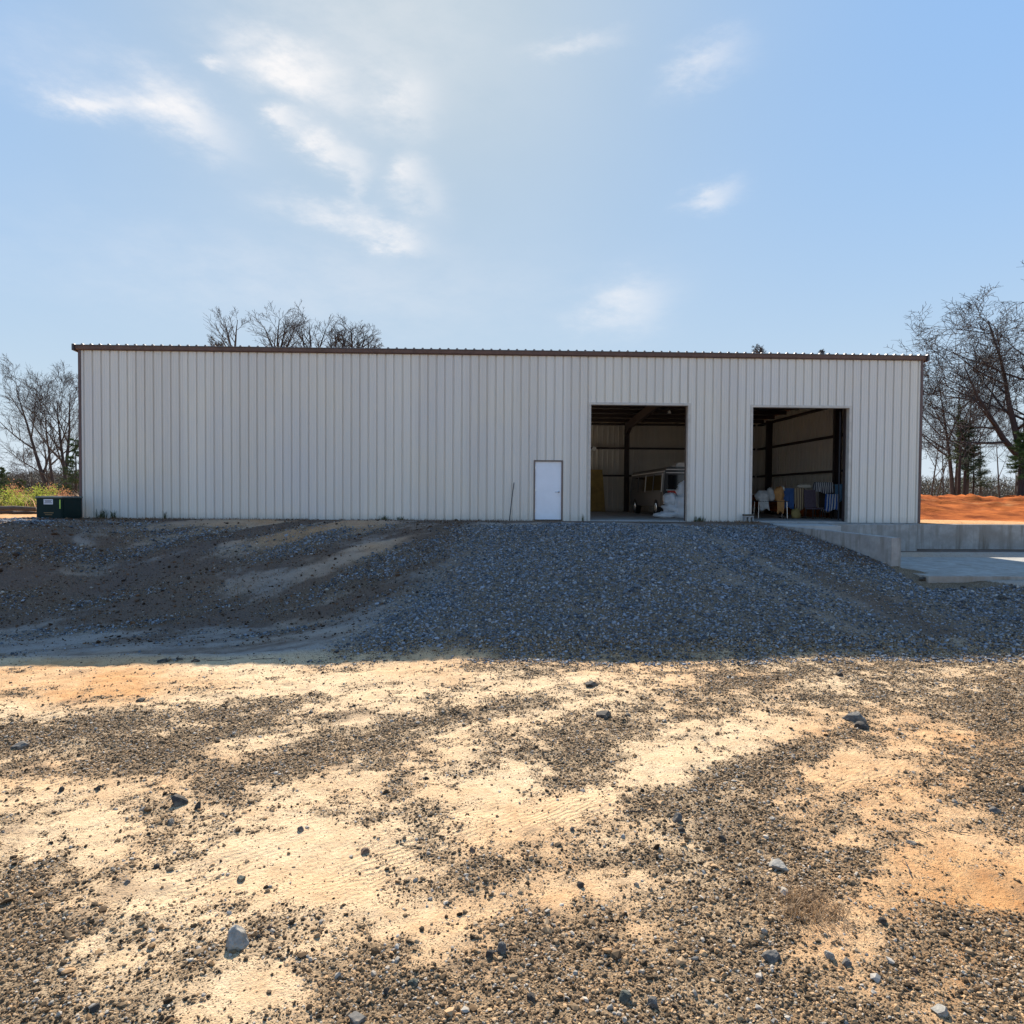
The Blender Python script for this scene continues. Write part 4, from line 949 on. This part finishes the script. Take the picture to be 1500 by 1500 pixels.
# strip of dead grass under the wall and on the berm
def strip(name, n, fx, h, wd, mat, label, seed, cat='grass'):
    r_ = np.random.default_rng(seed); X_, Y_ = fx(r_, n); Z_ = ground(X_, Y_); n = len(X_)
    hh = h*r_.uniform(.3, 1.15, n); b = r_.uniform(0, 6.283, n); ln = hh*r_.uniform(.2, 1.1, n); w_ = wd*r_.uniform(.6, 1.4, n)
    dx, dy = np.cos(b)*ln, np.sin(b)*ln; ox, oy = -np.sin(b)*w_, np.cos(b)*w_
    V = np.stack([np.stack([X_-ox, Y_-oy, Z_-.01], 1), np.stack([X_+ox, Y_+oy, Z_-.01], 1), np.stack([X_+dx*.4+ox*.7, Y_+dy*.4+oy*.7, Z_+hh*.6], 1), np.stack([X_+dx*.4-ox*.7, Y_+dy*.4-oy*.7, Z_+hh*.6], 1), np.stack([X_+dx, Y_+dy, Z_+hh*.9], 1)], 1).reshape(-1, 3)
    k = np.arange(n)[:, None]*5; T = np.concatenate([k+np.array([[0, 1, 2]]), k+np.array([[0, 2, 3]]), k+np.array([[3, 2, 4]])], 0)
    o = np_mesh(name, V, T, mat); return tag(o, label, cat, kind='stuff')
def f_wall(r_, n):
    x_ = r_.uniform(-16.5, 10.3, n); y_ = -.10-np.abs(r_.normal(0, .35, n))
    k = fbm(x_*.9, y_*.9, 7) > .40; k &= ~((x_ > 3.0) & (x_ < 6.6) & (r_.uniform(0, 1, n) < .8)); return x_[k], y_[k]
strip('dead_grass', 5200, f_wall, .085, .006, 'dead_stem', 'short dead grass along the foot of the metal wall', 71)
def f_berm(r_, n):
    y_ = -r_.uniform(.5, 6.2, n); x_ = 8.66-1.76*y_/6.3-np.abs(r_.normal(0, .75, n)); k = fbm(x_*1.5, y_*1.5, 9) > .38; return x_[k], y_[k]
strip('dead_grass', 3600, f_berm, .08, .006, 'dead_stem', 'brown dead grass on the berm beside the concrete wing wall', 72)
def f_bank(r_, n):
    x_ = r_.uniform(-14, -1.5, n); y_ = -r_.uniform(.8, 7.5, n); g_, c_, l_ = masks(x_, y_); k = (l_ > .45) & (r_.uniform(0, 1, n) < .8); return x_[k], y_[k]
strip('dead_grass', 16000, f_bank, .06, .006, 'dead_stem', 'thin dead grass in patches on the shaded left bank', 73)
def f_yard(r_, n):
    x_, y_ = frust(n, -21.3, -11.5); g_, c_, l_ = masks(x_, y_); k = r_.uniform(0, 1, len(x_)) < .12+.5*l_; return x_[k], y_[k]
# dry weed and twigs in the foreground
P = atG(1190, 1335)
V, T = blades(300, .24, .17, .0026, 1.7, 33, 1.0); Vb, Tb = blades(240, .48, .08, .0028, 2.4, 34, 1.2)
k = len(V); o = np_mesh('dry_weed', np.array(V+Vb), np.array(T+[tuple(i_+k for i_ in t_) for t_ in Tb]), 'weed_straw'); o.location = (float(P[0]), float(P[1]), g1(P[0], P[1]))
tag(o, 'flattened brown dry weed on the gravel at lower right', 'weed')
def twig(px, py, ln, ang, label, seed):
    r_ = random.Random(seed); P = atG(px, py); e = MB(); pts = []
    for k in range(6):
        t = k/5-.5; x_ = P[0]+cos(ang)*ln*t+r_.uniform(-.01, .01); y_ = P[1]+sin(ang)*ln*t+r_.uniform(-.01, .01); pts.append((x_, y_, g1(x_, y_)+.008+.012*sin(k*1.9)**2))
    e.tube(pts, [.005, .0055, .005, .0045, .004, .0025], 6)
    b0 = Vector(pts[3]); e.tube([b0, b0+Vector((cos(ang+.8)*ln*.22, sin(ang+.8)*ln*.22, .02))], [.004, .002], 5)
    o = e.build('twig', 'twig'); return tag(o, label, 'twig', 'twigs lying on the yard')
twig(1352, 1222, .22, -.9, 'thick dark twig lying on the orange clay at right', 1)
twig(1330, 1275, .30, 1.2, 'forked twig on clay above right of the dry weed', 2)
twig(1405, 1222, .18, -.4, 'straight thin twig right of the thick dark twig', 3)
twig(940, 1190+2, .0+.40, .25, 'long thin stick on the edge of the central sand patch', 4)
twig(330, 968, .7, .3, 'long stick lying right of the dark rubble on the shadow edge', 5)
twig(390, 966, .6, .1, 'second stick farther right along the shadow edge', 6)
twig(830, 1005, .4, -.2, 'short stick near the shadow edge at centre', 7)

# ------------------------------------------------------------------ trees
class Tree:
    def __init__(s, seed): s.r = random.Random(seed); s.tr = MB(); s.cr = MB()
    def rv(s, a): return Vector((s.r.uniform(-a, a), s.r.uniform(-a, a), s.r.uniform(-a, a)))
    def branch(s, p, d, ln, rad, lev, mx, up=.10, wig=.16, spread=.75, rmin=.011, kids=(5, 8)):
        r = s.r; nseg = 7 if lev == 0 else (5 if lev < 3 else 3)
        pts = [p.copy()]; rs = [rad]; q = p.copy(); dd = d.copy()
        for k in range(nseg):
            dd = (dd+s.rv(wig)+Vector((0, 0, up))).normalized(); q = q+dd*(ln/nseg); pts.append(q.copy()); rs.append(max(rmin*.6, rad*(1-(k+1)/nseg*(.86 if lev == 0 else .86))))
        (s.tr if lev < 2 else s.cr).tube(pts, rs, (9, 6, 4, 3, 3, 3, 3)[lev], cap=lev < 2)
        if lev >= mx: return
        n = r.randint(*kids) if lev < mx-1 else r.randint(3, 4)
        lo = s.clear if lev == 0 else .22
        for k in range(n):
            t = lo+(1-lo)*(k+r.random())/n; t = min(t, .985); i_ = int(t*nseg); f_ = t*nseg-i_
            b = pts[i_].lerp(pts[min(i_+1, nseg)], f_); br = rs[i_]*(1-f_)+rs[min(i_+1, nseg)]*f_
            ax = (pts[min(i_+1, nseg)]-pts[i_]).normalized(); ph = r.uniform(0, 6.283)
            o1 = ax.orthogonal().normalized(); o2 = ax.cross(o1); side = o1*cos(ph)+o2*sin(ph)
            nd = (ax*r.uniform(.45, .95)+side*spread*r.uniform(.7, 1.25)).normalized()
            l2 = ln*r.uniform(.42, .72)*(1-.45*t if lev == 0 else 1.05-.4*t)
            s.branch(b, nd, l2, max(rmin, br*r.uniform(.5, .72)), lev+1, mx, up, wig*1.15, spread, rmin, kids)
def bare_tree(px, Yd, top, label, seed, mx=4, trunks=((0, 0, 1.0),), clear=.35, rad=.02, bark='bark', kids=(5, 8), spread=.75, lean=0, up=.10, rmin=.011, name='bare_tree', wig=.11, bole=0, rb=.105, wpx=None, group='bare winter trees round the building'):
    P = atY(px, 726, Yd); z0 = -.3 if Yd < 80 else -.5; zt = float(atY(px, top, Yd)[2])
    t = thing(name, label, 'tree', (float(P[0]), Yd, z0), 0, group); T_ = Tree(seed); T_.clear = clear
    zb = (zt-z0)*bole
    if bole: T_.tr.tube([(0, 0, 0), (.12, .05, zb*.35), (-.05, 0, zb*.7), (0, 0, zb+.3)], [.30*rb/.105, .24*rb/.105, .20*rb/.105, .15*rb/.105], 12)
    for dx, ln_, hf in trunks:
        H = ((zt-z0)*.93-zb)*hf; rad = rad if not bole else rb/H
        T_.branch(Vector((dx*(0 if bole else 1), 0, zb)), Vector((ln_+lean, T_.r.uniform(-.05, .05), 1)).normalized(), H, H*rad, 0, mx, up*.6, wig*.55, spread, rmin, kids)
    A = np.array(T_.tr.v); B = np.array(T_.cr.v); k = (zt-z0)/max(A[:, 2].max(), np.percentile(B[:, 2], 99.7)); kx = k
    if bole: kx = k*1.3
    if wpx:
        r_ = np.hypot(B[:, 0]-np.median(B[:, 0]), B[:, 1]); kx = wpx*(Yd+24.8)/2000.0/np.percentile(r_, 97)
    for mb_ in (T_.tr, T_.cr): mb_.v = [(a*kx, b*kx, c*k) for a, b, c in mb_.v]
    T_.tr.build('trunk', bark, t, True); T_.cr.build('crown', 'twig' if bark == 'bark' else 'twig', t)
    return t
# left of the building
bare_tree(93, 22, 528, 'tall dark bare tree beside the left end of the building', 5, 4, ((0, -.03, 1.0), (.25, .05, .93)), .30, .021, 'bark_dark', (6, 9), .62, 0, .14)
bare_tree(71, 24, 602, 'slender straight bare tree left of the tall one at the building end', 8, 4, ((0, 0, 1),), .35, .012, 'bark_dark', (5, 7), .6)
bare_tree(80, 26, 525, 'wide bare tree whose long limb leans far left over the yard', 12, 4, ((0, -.36, 1.0), (.1, -.12, .8)), .28, .019, 'bark_dark', (5, 8), .7, 0, .10)
bare_tree(46, 30, 640, 'small twiggy bare tree near the left edge', 14, 4, ((0, .05, 1), (.2, -.2, .8)), .25, .013, 'bark_dark', (5, 7), .8)
# behind the roof line
GB = 'bare trees whose tops show above the roof'
bare_tree(342, 34, 447, 'two stemmed bare tree top above the roof, leftmost of the roof line group', 21, 3, ((0, -0.13, 0.95), (0, 0.16, 0.94)), .16, .012, 'bark', (5, 8), .5, 0, .14, rmin=.012, bole=0.70, group=GB)
bare_tree(318, 36, 492, 'low faint bare treetop just left of the two stemmed one', 22, 3, ((0, -0.34, 0.88), (0, 0.00, 1.00), (0, 0.34, 0.88)), .16, .012, 'bark', (5, 8), .75, rmin=.012, bole=0.83, group=GB)
bare_tree(408, 32, 446, 'broad branching bare treetop right of the two stemmed one', 23, 3, ((0, -0.34, 0.88), (0, -0.11, 0.96), (0, 0.11, 0.96), (0, 0.34, 0.88)), .16, .012, 'bark_dark', (6, 8), .62, 0, .12, rmin=.012, bole=0.70, group=GB)
bare_tree(456, 34, 446, 'upright bare treetop in the middle of the roof line group', 24, 3, ((0, -0.34, 0.88), (0, 0.00, 1.00), (0, 0.34, 0.88)), .16, .012, 'bark_dark', (6, 8), .55, 0, .12, rmin=.012, bole=0.70, group=GB)
bare_tree(492, 33, 471, 'dense dark bare treetop with a rounded crown above the roof', 25, 3, ((0, -0.34, 0.88), (0, 0.00, 1.00), (0, 0.34, 0.88)), .16, .012, 'bark_dark', (7, 9), .7, rmin=.012, bole=0.76, group=GB)
bare_tree(518, 35, 464, 'bushy bare treetop right of the rounded one above the roof', 26, 3, ((0, -0.34, 0.88), (0, 0.00, 1.00), (0, 0.34, 0.88)), .16, .012, 'bark_dark', (7, 9), .7, rmin=.012, bole=0.74, group=GB)
bare_tree(540, 34, 489, 'low drooping bare treetop at the right end of the roof line group', 27, 3, ((0, -0.34, 0.88), (0, 0.00, 1.00), (0, 0.34, 0.88)), .16, .012, 'bark_dark', (6, 8), .9, 0, .02, rmin=.012, bole=0.82, group=GB)
bare_tree(1110, 36, 504, 'faint twiggy treetop above the roof over the right bay', 28, 3, ((0, -0.34, 0.88), (0, 0.00, 1.00), (0, 0.34, 0.88)), .16, .012, 'bark', (5, 8), .8, rmin=.012, bole=0.87, group=GB)
bare_tree(1200, 38, 511, 'fainter second twig tip above the roof farther right', 29, 3, ((0, -0.34, 0.88), (0, 0.00, 1.00), (0, 0.34, 0.88)), .16, .012, 'bark', (4, 7), .7, rmin=.012, bole=0.90, group=GB)
# right of the building
bare_tree(1502, 20, 415, 'huge spreading bare oak at the right edge of the view', 31, 4, ((0, .02, 1.0), (0, -.34, .95), (0, -.75, .72), (0, .5, .8)), .22, .026, 'bark_dark', (6, 9), 1.0, -.02, .05, wig=.14, rmin=.014, bole=.24, rb=.20)
bare_tree(1397, 24, 512, 'tall forked bare tree standing right of the building behind the clay mound', 33, 4, ((0, -.06, 1.0), (.28, .04, .97), (.9, .10, .9)), .38, .019, 'bark', (6, 9), .62, 0, .12)
bare_tree(1362, 26, 560, 'thin leaning bare tree partly behind the right end of the building', 34, 4, ((0, .10, 1.0), (.3, .3, .8)), .3, .010, 'bark', (5, 8), .8)
bare_tree(1465, 25, 590, 'slim single stem bare tree between the forked tree and the oak', 35, 4, ((0, -.03, 1.0),), .4, .011, 'bark', (5, 8), .75)
bare_tree(1436, 28, 570, 'thin bare tree just right of the forked one', 37, 4, ((0, .03, 1.0), (.4, -.1, .8)), .4, .010, 'bark', (5, 8), .7)
bare_tree(1382, 30, 590, 'thin straight bare tree just left of the forked one', 38, 4, ((0, 0, 1.0),), .4, .010, 'bark', (5, 8), .7)
bare_tree(1486, 29, 585, 'pale thin bare tree just left of the oak trunk', 39, 4, ((0, 0, 1.0),), .4, .010, 'bark', (5, 8), .7)

def pine(px, Yd, top, base, wpx, label, seed, mat='needles', dens=1.0, name='pine_tree', droop=-.1, group='small evergreens among the bare trees'):
    P = atY(px, 726, Yd); z0 = -.3; H = float(atY(px, top, Yd)[2])-z0; zb = float(atY(px, base, Yd)[2])-z0; wd = wpx*(Yd+24.8)/1000.0/2
    t = thing(name, label, 'tree', (float(P[0]), Yd, z0), 0, group); r = random.Random(seed); tb = MB(); V = []; T = []
    tb.tube([(0, 0, 0), (.04, 0, H*.5), (0, 0, H*.97)], [H*.016, H*.011, .012], 8)
    nb = int(34*dens)
    for k in range(nb):
        f = (k+r.random())/nb; z = zb+(H*.97-zb)*f; a = r.uniform(0, 6.283); ln = wd*(1-.75*f)*r.uniform(.55, 1.15)
        e = Vector((cos(a)*ln, sin(a)*ln, ln*r.uniform(droop, droop+.4))); tb.tube([(0, 0, z), Vector((0, 0, z))+e*.55, Vector((0, 0, z))+e], [.02, .014, .006], 4, False)
        for _ in range(int(70*dens)):
            q_ = Vector((0, 0, z))+e*(r.uniform(.25, 1.05)) + Vector((r.gauss(0, .10), r.gauss(0, .10), r.gauss(0, .07)))*ln
            b = Vector((r.gauss(0, 1), r.gauss(0, 1), r.gauss(.4, .7))).normalized()*r.uniform(.10, .22); w_ = b.orthogonal().normalized()*.022; i_ = len(V)
            V += [tuple(q_-w_), tuple(q_+w_), tuple(q_+b)]; T.append((i_, i_+1, i_+2))
    tb.build('trunk', 'bark_dark', t, True); np_mesh('crown', V, T, mat, t)
    return t
pine(111, 20, 640, 722, 60, 'dark pine half hidden behind the left building corner', 3, 'needles')
pine(6, 34, 685, 724, 40, 'small dark pine at the far left edge', 4, 'needles')
pine(30, 36, 702, 724, 26, 'low dark cedar beside the far left pine', 6, 'needles')
pine(1412, 22, 612, 690, 56, 'olive green pine under the forked bare tree right of the building', 8, 'needles', 1.7)
pine(1404, 21, 590, 680, 22, 'narrow ivy green column climbing beside the forked bare tree', 9, 'needles_bright', .7)
pine(1425, 24, 650, 715, 60, 'darker young pine just right of the olive one', 10, 'needles', 1.6)
pine(1492, 17, 630, 700, 46, 'bright green young pine at the foot of the oak', 12, 'needles_bright', 1.5)

# shrubs by the left corner
def shrub(px, Yd, top, wpx, mat, label, seed, n=1500, leaf=.055, name='shrub', cat='shrub', group='shrubs in the sun left of the building'):
    P = atY(px, 740, Yd); z0 = g1(P[0], Yd); H = max(.3, float(atY(px, top, Yd)[2])-z0); w_ = wpx*(Yd+24.8)/2000.0
    t = thing(name, label, cat, (float(P[0]), Yd, z0), 0, group); r = random.Random(seed); sb = MB(); V = []; T = []
    for k in range(14):
        a = r.uniform(0, 6.283); f = r.uniform(.3, 1); tip = Vector((cos(a)*w_*f, sin(a)*w_*f, H*r.uniform(.6, 1)*(1.08-.35*f)))
        sb.tube([(0, 0, -.05), tip*.5+Vector((0, 0, H*.12)), tip], [.018, .012, .005], 5, False)
        for _ in range(n//14):
            q_ = tip*r.uniform(.35, 1.03)+Vector((r.gauss(0, w_*.16), r.gauss(0, w_*.16), r.gauss(0, H*.09))); q_.z = max(.03, q_.z)
            b = Vector((r.gauss(0, 1), r.gauss(0, 1), r.gauss(.3, 1))).normalized()*leaf*r.uniform(.7, 1.5); c_ = b.orthogonal().normalized()*leaf*.4; i_ = len(V)
            V += [tuple(q_), tuple(q_+b*.5-c_), tuple(q_+b), tuple(q_+b*.5+c_)]; T += [(i_, i_+1, i_+2), (i_, i_+2, i_+3)]
    sb.build('stem', 'bark_dark', t); np_mesh('foliage', V, T, mat, t); return t
shrub(4, 8, 709, 56, 'leaf_lime', 'yellow green shrub cut by the left edge', 1)
shrub(30, 10, 703, 52, 'leaf_rust', 'rusty pink shrub second from the left edge', 2)
shrub(30, 7, 722, 44, 'leaf_lime', 'low yellow green shrub in front of the rusty pink one', 3)
shrub(49, 8, 712, 36, 'leaf_lime', 'yellow green shrub just left of the utility box', 4)
shrub(66, 11, 709, 44, 'leaf_lime', 'bright lime shrub behind the utility box', 5)
shrub(86, 12, 707, 34, 'leaf_rust', 'rusty shrub behind the right half of the utility box', 6)
def f_straw(r_, n):
    x_ = r_.uniform(-30, -15.7, n); y_ = r_.uniform(6.5, 16, n); k = fbm(x_*.4, y_*.4, 13) > .42; return x_[k], y_[k]
strip('dry_grass', 5200, f_straw, .95, .016, 'straw_pink', 'tall pinkish dry grass in the sun left of the building', 74)
def f_straw2(r_, n):
    x_ = r_.uniform(-17.0, -15.6, n); y_ = r_.uniform(3.0, 9, n); return x_, y_
strip('dry_grass', 1200, f_straw2, 1.15, .014, 'straw', 'golden tall grass close to the left building corner', 75)
for k, (px, py, ln, an, rd, lb) in enumerate([(20, 741, 1.7, .15, .11, 'thick grey log on the brush heap at the left edge'), (38, 744, 1.2, -.2, .08, 'thinner log at the right end of the brush heap'), (8, 744, 1.3, -.1, .09, 'short log in front of the brush heap at the left edge')]):
    q = atY(px, py, 4.6+.3*k); e = MB(); x_, z_ = float(q[0]), -.06+rd*.8+(.16 if k == 0 else 0)
    e.tube([(x_-ln/2*cos(an), 4.6+.3*k-ln/2*sin(an), z_), (x_, 4.6+.3*k+.03, z_+.03), (x_+ln/2*cos(an), 4.6+.3*k+ln/2*sin(an), z_-.01)], [rd, rd*.95, rd*.8], 10)
    tag(e.build('log', 'log', None, True), lb, 'log', 'logs in the brush heap at left')

# clay mound behind the right corner
mx_ = np.linspace(14, 60, 160); my_ = np.linspace(3.2, 22, 90); MX, MY = np.meshgrid(mx_, my_); x, y = MX.ravel(), MY.ravel()
prof = sst(3.4, 11.5, y+(fbm(x*.25, y*.25, 201)-.5)*2.5)*(1-.35*sst(15, 22, y))
hgt = 1.02 + .22*np.exp(-((x-20.2)/3.0)**2) - .012*(x-20) + (fbm(x*.5, y*.5, 203)-.5)*.5
z = -.09 + prof*hgt*sst(13.6, 17.5, x+ (y-4)*.15) + (fbm(x*1.6, y*1.1, 205, 5)-.5)*.62*prof + (fbm(x*4, y*4, 207, 3)-.5)*.22*prof
z = np.where(y > 21, -.4, z)
i = (np.arange(89)[:, None]*160+np.arange(159)[None]).ravel()
cm = np_mesh('clay_mound', np.stack([x, y, z], 1), np.stack([i, i+1, i+161, i+160], 1), 'clay', smooth=True, k=4); tag(cm, kind='structure')

# far woods as one mass, left and right
def woods(name, x0, x1, y0, y1, h, n, mat, label, seed, leaf=.35):
    r_ = np.random.default_rng(seed); X_ = r_.uniform(x0, x1, n); Y_ = r_.uniform(y0, y1, n); hh = h*(.35+.9*fbm(X_*.12, Y_*.12, seed, 3)); Z_ = -.6+hh*r_.uniform(0, 1, n)**.75
    Dv = r_.normal(0, 1, (n, 3)); Dv[:, 2] = np.abs(Dv[:, 2])*1.8; Dv /= np.linalg.norm(Dv, axis=1)[:, None]; Dv *= leaf*r_.uniform(.5, 1.7, n)[:, None]
    S_ = np.cross(Dv, r_.normal(0, 1, (n, 3))); S_ /= np.linalg.norm(S_, axis=1)[:, None]+1e-6; S_ *= leaf*.06
    Q = np.stack([X_, Y_, Z_], 1); V = np.stack([Q-S_, Q+S_, Q+Dv], 1).reshape(-1, 3)
    return tag(np_mesh(name, V, np.arange(3*n).reshape(-1, 3), mat), label, 'woods', kind='stuff')
woods('far_woods', -85, -18, 55, 80, 4.2, 60000, 'woods', 'distant grey brown leafless woods left of the building', 401, .8)
woods('far_woods', -85, -18, 60, 70, 3.2, 9000, 'woods_green', 'distant dark evergreen woods left of the building', 402, .7)
woods('far_woods', 14, 75, 30, 42, 3.0, 70000, 'woods', 'brown leafless underbrush behind the clay mound at right', 403, .42)
woods('far_woods', 14, 75, 42, 52, 3.6, 30000, 'woods_green', 'dark green underbrush far behind the clay mound at right', 404, .4)
woods('far_woods', 15.6, 19.5, 24, 28, 2.8, 2600, 'leaf_rust', 'rust brown leafy underbrush against the right building corner', 405, .30)

# ------------------------------------------------------------------ sky and sun
sd = np.array([-.12, 1.0, .767]); sd /= np.linalg.norm(sd)
el = math.asin(sd[2]); az = math.atan2(sd[0], sd[1])
sun = bpy.data.lights.new('sun', 'SUN'); sun.energy = 5.0; sun.angle = R(.5); sun.color = (1.0, .93, .82)
so = bpy.data.objects.new('sun', sun); C.objects.link(so); so.rotation_euler = Vector(sd).to_track_quat('Z', 'Y').to_euler()
w = bpy.data.worlds.new("World"); S.world = w; w.use_nodes = True; nt = w.node_tree
bg = nt.nodes['Background']
sk = N(nt, 'ShaderNodeTexSky'); sk.sky_type = 'NISHITA'; sk.sun_disc = False; sk.sun_elevation = el; sk.sun_rotation = az; sk.air_density = 1.0; sk.dust_density = .7; sk.ozone_density = 2.0; sk.altitude = 250
tc = N(nt, 'ShaderNodeTexCoord'); D = tc.outputs['Generated']
sx = N(nt, 'ShaderNodeSeparateXYZ'); L(nt, D, sx.inputs[0])
AZ = math_(nt, 'ARCTAN2', sx.outputs[0], sx.outputs[1]); EL = math_(nt, 'ARCSINE', sx.outputs[2])
n1 = N(nt, 'ShaderNodeTexNoise', i_Scale=13.0, i_Detail=11.0, i_Roughness=.64); mpw = N(nt, 'ShaderNodeMapping'); mpw.inputs['Scale'].default_value = (1.0, 1.0, 2.4); mpw.inputs['Rotation'].default_value = (0, .5, 0); L(nt, D, mpw.inputs[0]); L(nt, mpw.outputs[0], n1.inputs['Vector'])
n2 = N(nt, 'ShaderNodeTexNoise', i_Scale=3.0, i_Detail=4.0); L(nt, D, n2.inputs['Vector'])
sw = N(nt, 'ShaderNodeSeparateColor'); L(nt, n1.outputs['Color'], sw.inputs[0])
wa = math_(nt, 'MULTIPLY_ADD', sw.outputs[0], .10, -.05); we = math_(nt, 'MULTIPLY_ADD', sw.outputs[1], .07, -.035)
A2 = math_(nt, 'ADD', AZ, wa); E2 = math_(nt, 'ADD', EL, we)
tot = None
for px, py, rx, ry, ang, st in [(140, 152, 70, 16, 0, .8), (265, 165, 85, 30, .42, 1.0), (440, 108, 90, 32, .25, .95), (322, 98, 26, 12, 0, .6), (590, 145, 52, 34, .1, .7), (478, 215, 62, 20, .35, .95), (412, 180, 20, 12, 0, .6), (600, 255, 26, 22, .5, .6), (625, 295, 36, 26, .4, .45), (520, 330, 105, 17, .18, .75), (580, 350, 35, 14, .2, .6), (530, 268, 16, 34, -.2, .35), (848, 62, 55, 14, -.1, .6), (1032, 92, 52, 20, -.25, .65), (1045, 286, 34, 16, -.2, .65), (920, 450, 66, 34, -.35, .6), (90, 100, 120, 40, .2, .22), (540, 40, 240, 110, .1, .30), (470, 420, 420, 60, 0, .25)]:
    d = ray(px, py); d = d/np.linalg.norm(d); a0 = math.atan2(d[0], d[1]); e0 = math.asin(d[2])
    rr = np.sqrt(1+((px-750)/1000)**2+((750-py)/1000)**2)
    da = math_(nt, 'MULTIPLY', math_(nt, 'SUBTRACT', A2, a0), cos(e0)); de = math_(nt, 'SUBTRACT', E2, e0)
    u = math_(nt, 'ADD', math_(nt, 'MULTIPLY', da, cos(-ang)), math_(nt, 'MULTIPLY', de, sin(-ang)))
    v_ = math_(nt, 'SUBTRACT', math_(nt, 'MULTIPLY', de, cos(-ang)), math_(nt, 'MULTIPLY', da, sin(-ang)))
    k = 1/(1000*rr*1.12)
    q = math_(nt, 'ADD', math_(nt, 'POWER', math_(nt, 'ABSOLUTE', math_(nt, 'DIVIDE', u, rx*k)), 2.0), math_(nt, 'POWER', math_(nt, 'ABSOLUTE', math_(nt, 'DIVIDE', v_, ry*1.22*k)), 2.0))
    mk = math_(nt, 'MULTIPLY', math_(nt, 'EXPONENT', math_(nt, 'MULTIPLY', q, -1.0)), st)
    tot = mk if tot is None else math_(nt, 'ADD', tot, mk)
den = math_(nt, 'MULTIPLY', tot, math_(nt, 'MULTIPLY_ADD', n1.outputs[0], 2.0, -.27, True), None, True)
# thin veil round the sun
dt = N(nt, 'ShaderNodeVectorMath'); dt.operation = 'DOT_PRODUCT'; L(nt, D, dt.inputs[0]); dt.inputs[1].default_value = tuple(sd)
veil = math_(nt, 'MULTIPLY', math_(nt, 'POWER', math_(nt, 'MAXIMUM', dt.outputs['Value'], 0.0), 14.0), math_(nt, 'MULTIPLY_ADD', n2.outputs[0], .9, .15))
skm = N(nt, 'ShaderNodeVectorMath'); skm.operation = 'MULTIPLY'; L(nt, sk.outputs[0], skm.inputs[0]); SKT = (.69, .93, 1.015); skm.inputs[1].default_value = SKT
# a bright hazy sky: less steep between the sun's side and the far side
bw = N(nt, 'ShaderNodeRGBToBW'); L(nt, skm.outputs[0], bw.inputs[0])
gain = math_(nt, 'MULTIPLY', math_(nt, 'POWER', math_(nt, 'MAXIMUM', bw.outputs[0], .02), -.97), 2.10)
sc = N(nt, 'ShaderNodeVectorMath'); sc.operation = 'SCALE'; L(nt, skm.outputs[0], sc.inputs[0]); L(nt, gain, sc.inputs['Scale'])
cl = mixc(nt, math_(nt, 'MULTIPLY', veil, .34, None, True), sc.outputs[0], (4.35, 4.75, 5.3))
hz_ = math_(nt, 'MULTIPLY', math_(nt, 'EXPONENT', math_(nt, 'MULTIPLY', math_(nt, 'ABSOLUTE', EL), -3.6)), .92)
cl = mixc(nt, hz_, cl, (3.65, 4.1, 4.7))
cl = mixc(nt, math_(nt, 'MULTIPLY', den, .86, None, True), cl, (4.85, 4.72, 4.68))
L(nt, cl, bg.inputs[0]); bg.inputs[1].default_value = .10

S.render.engine = 'CYCLES'
S.cycles.max_bounces = 8; S.cycles.diffuse_bounces = 8; S.cycles.glossy_bounces = 3; S.cycles.use_adaptive_sampling = True
S.view_settings.view_transform = 'Standard'; S.view_settings.look = 'None'; S.view_settings.exposure = 1.08; S.view_settings.gamma = 1.0
S.render.resolution_x = S.render.resolution_y = 1024
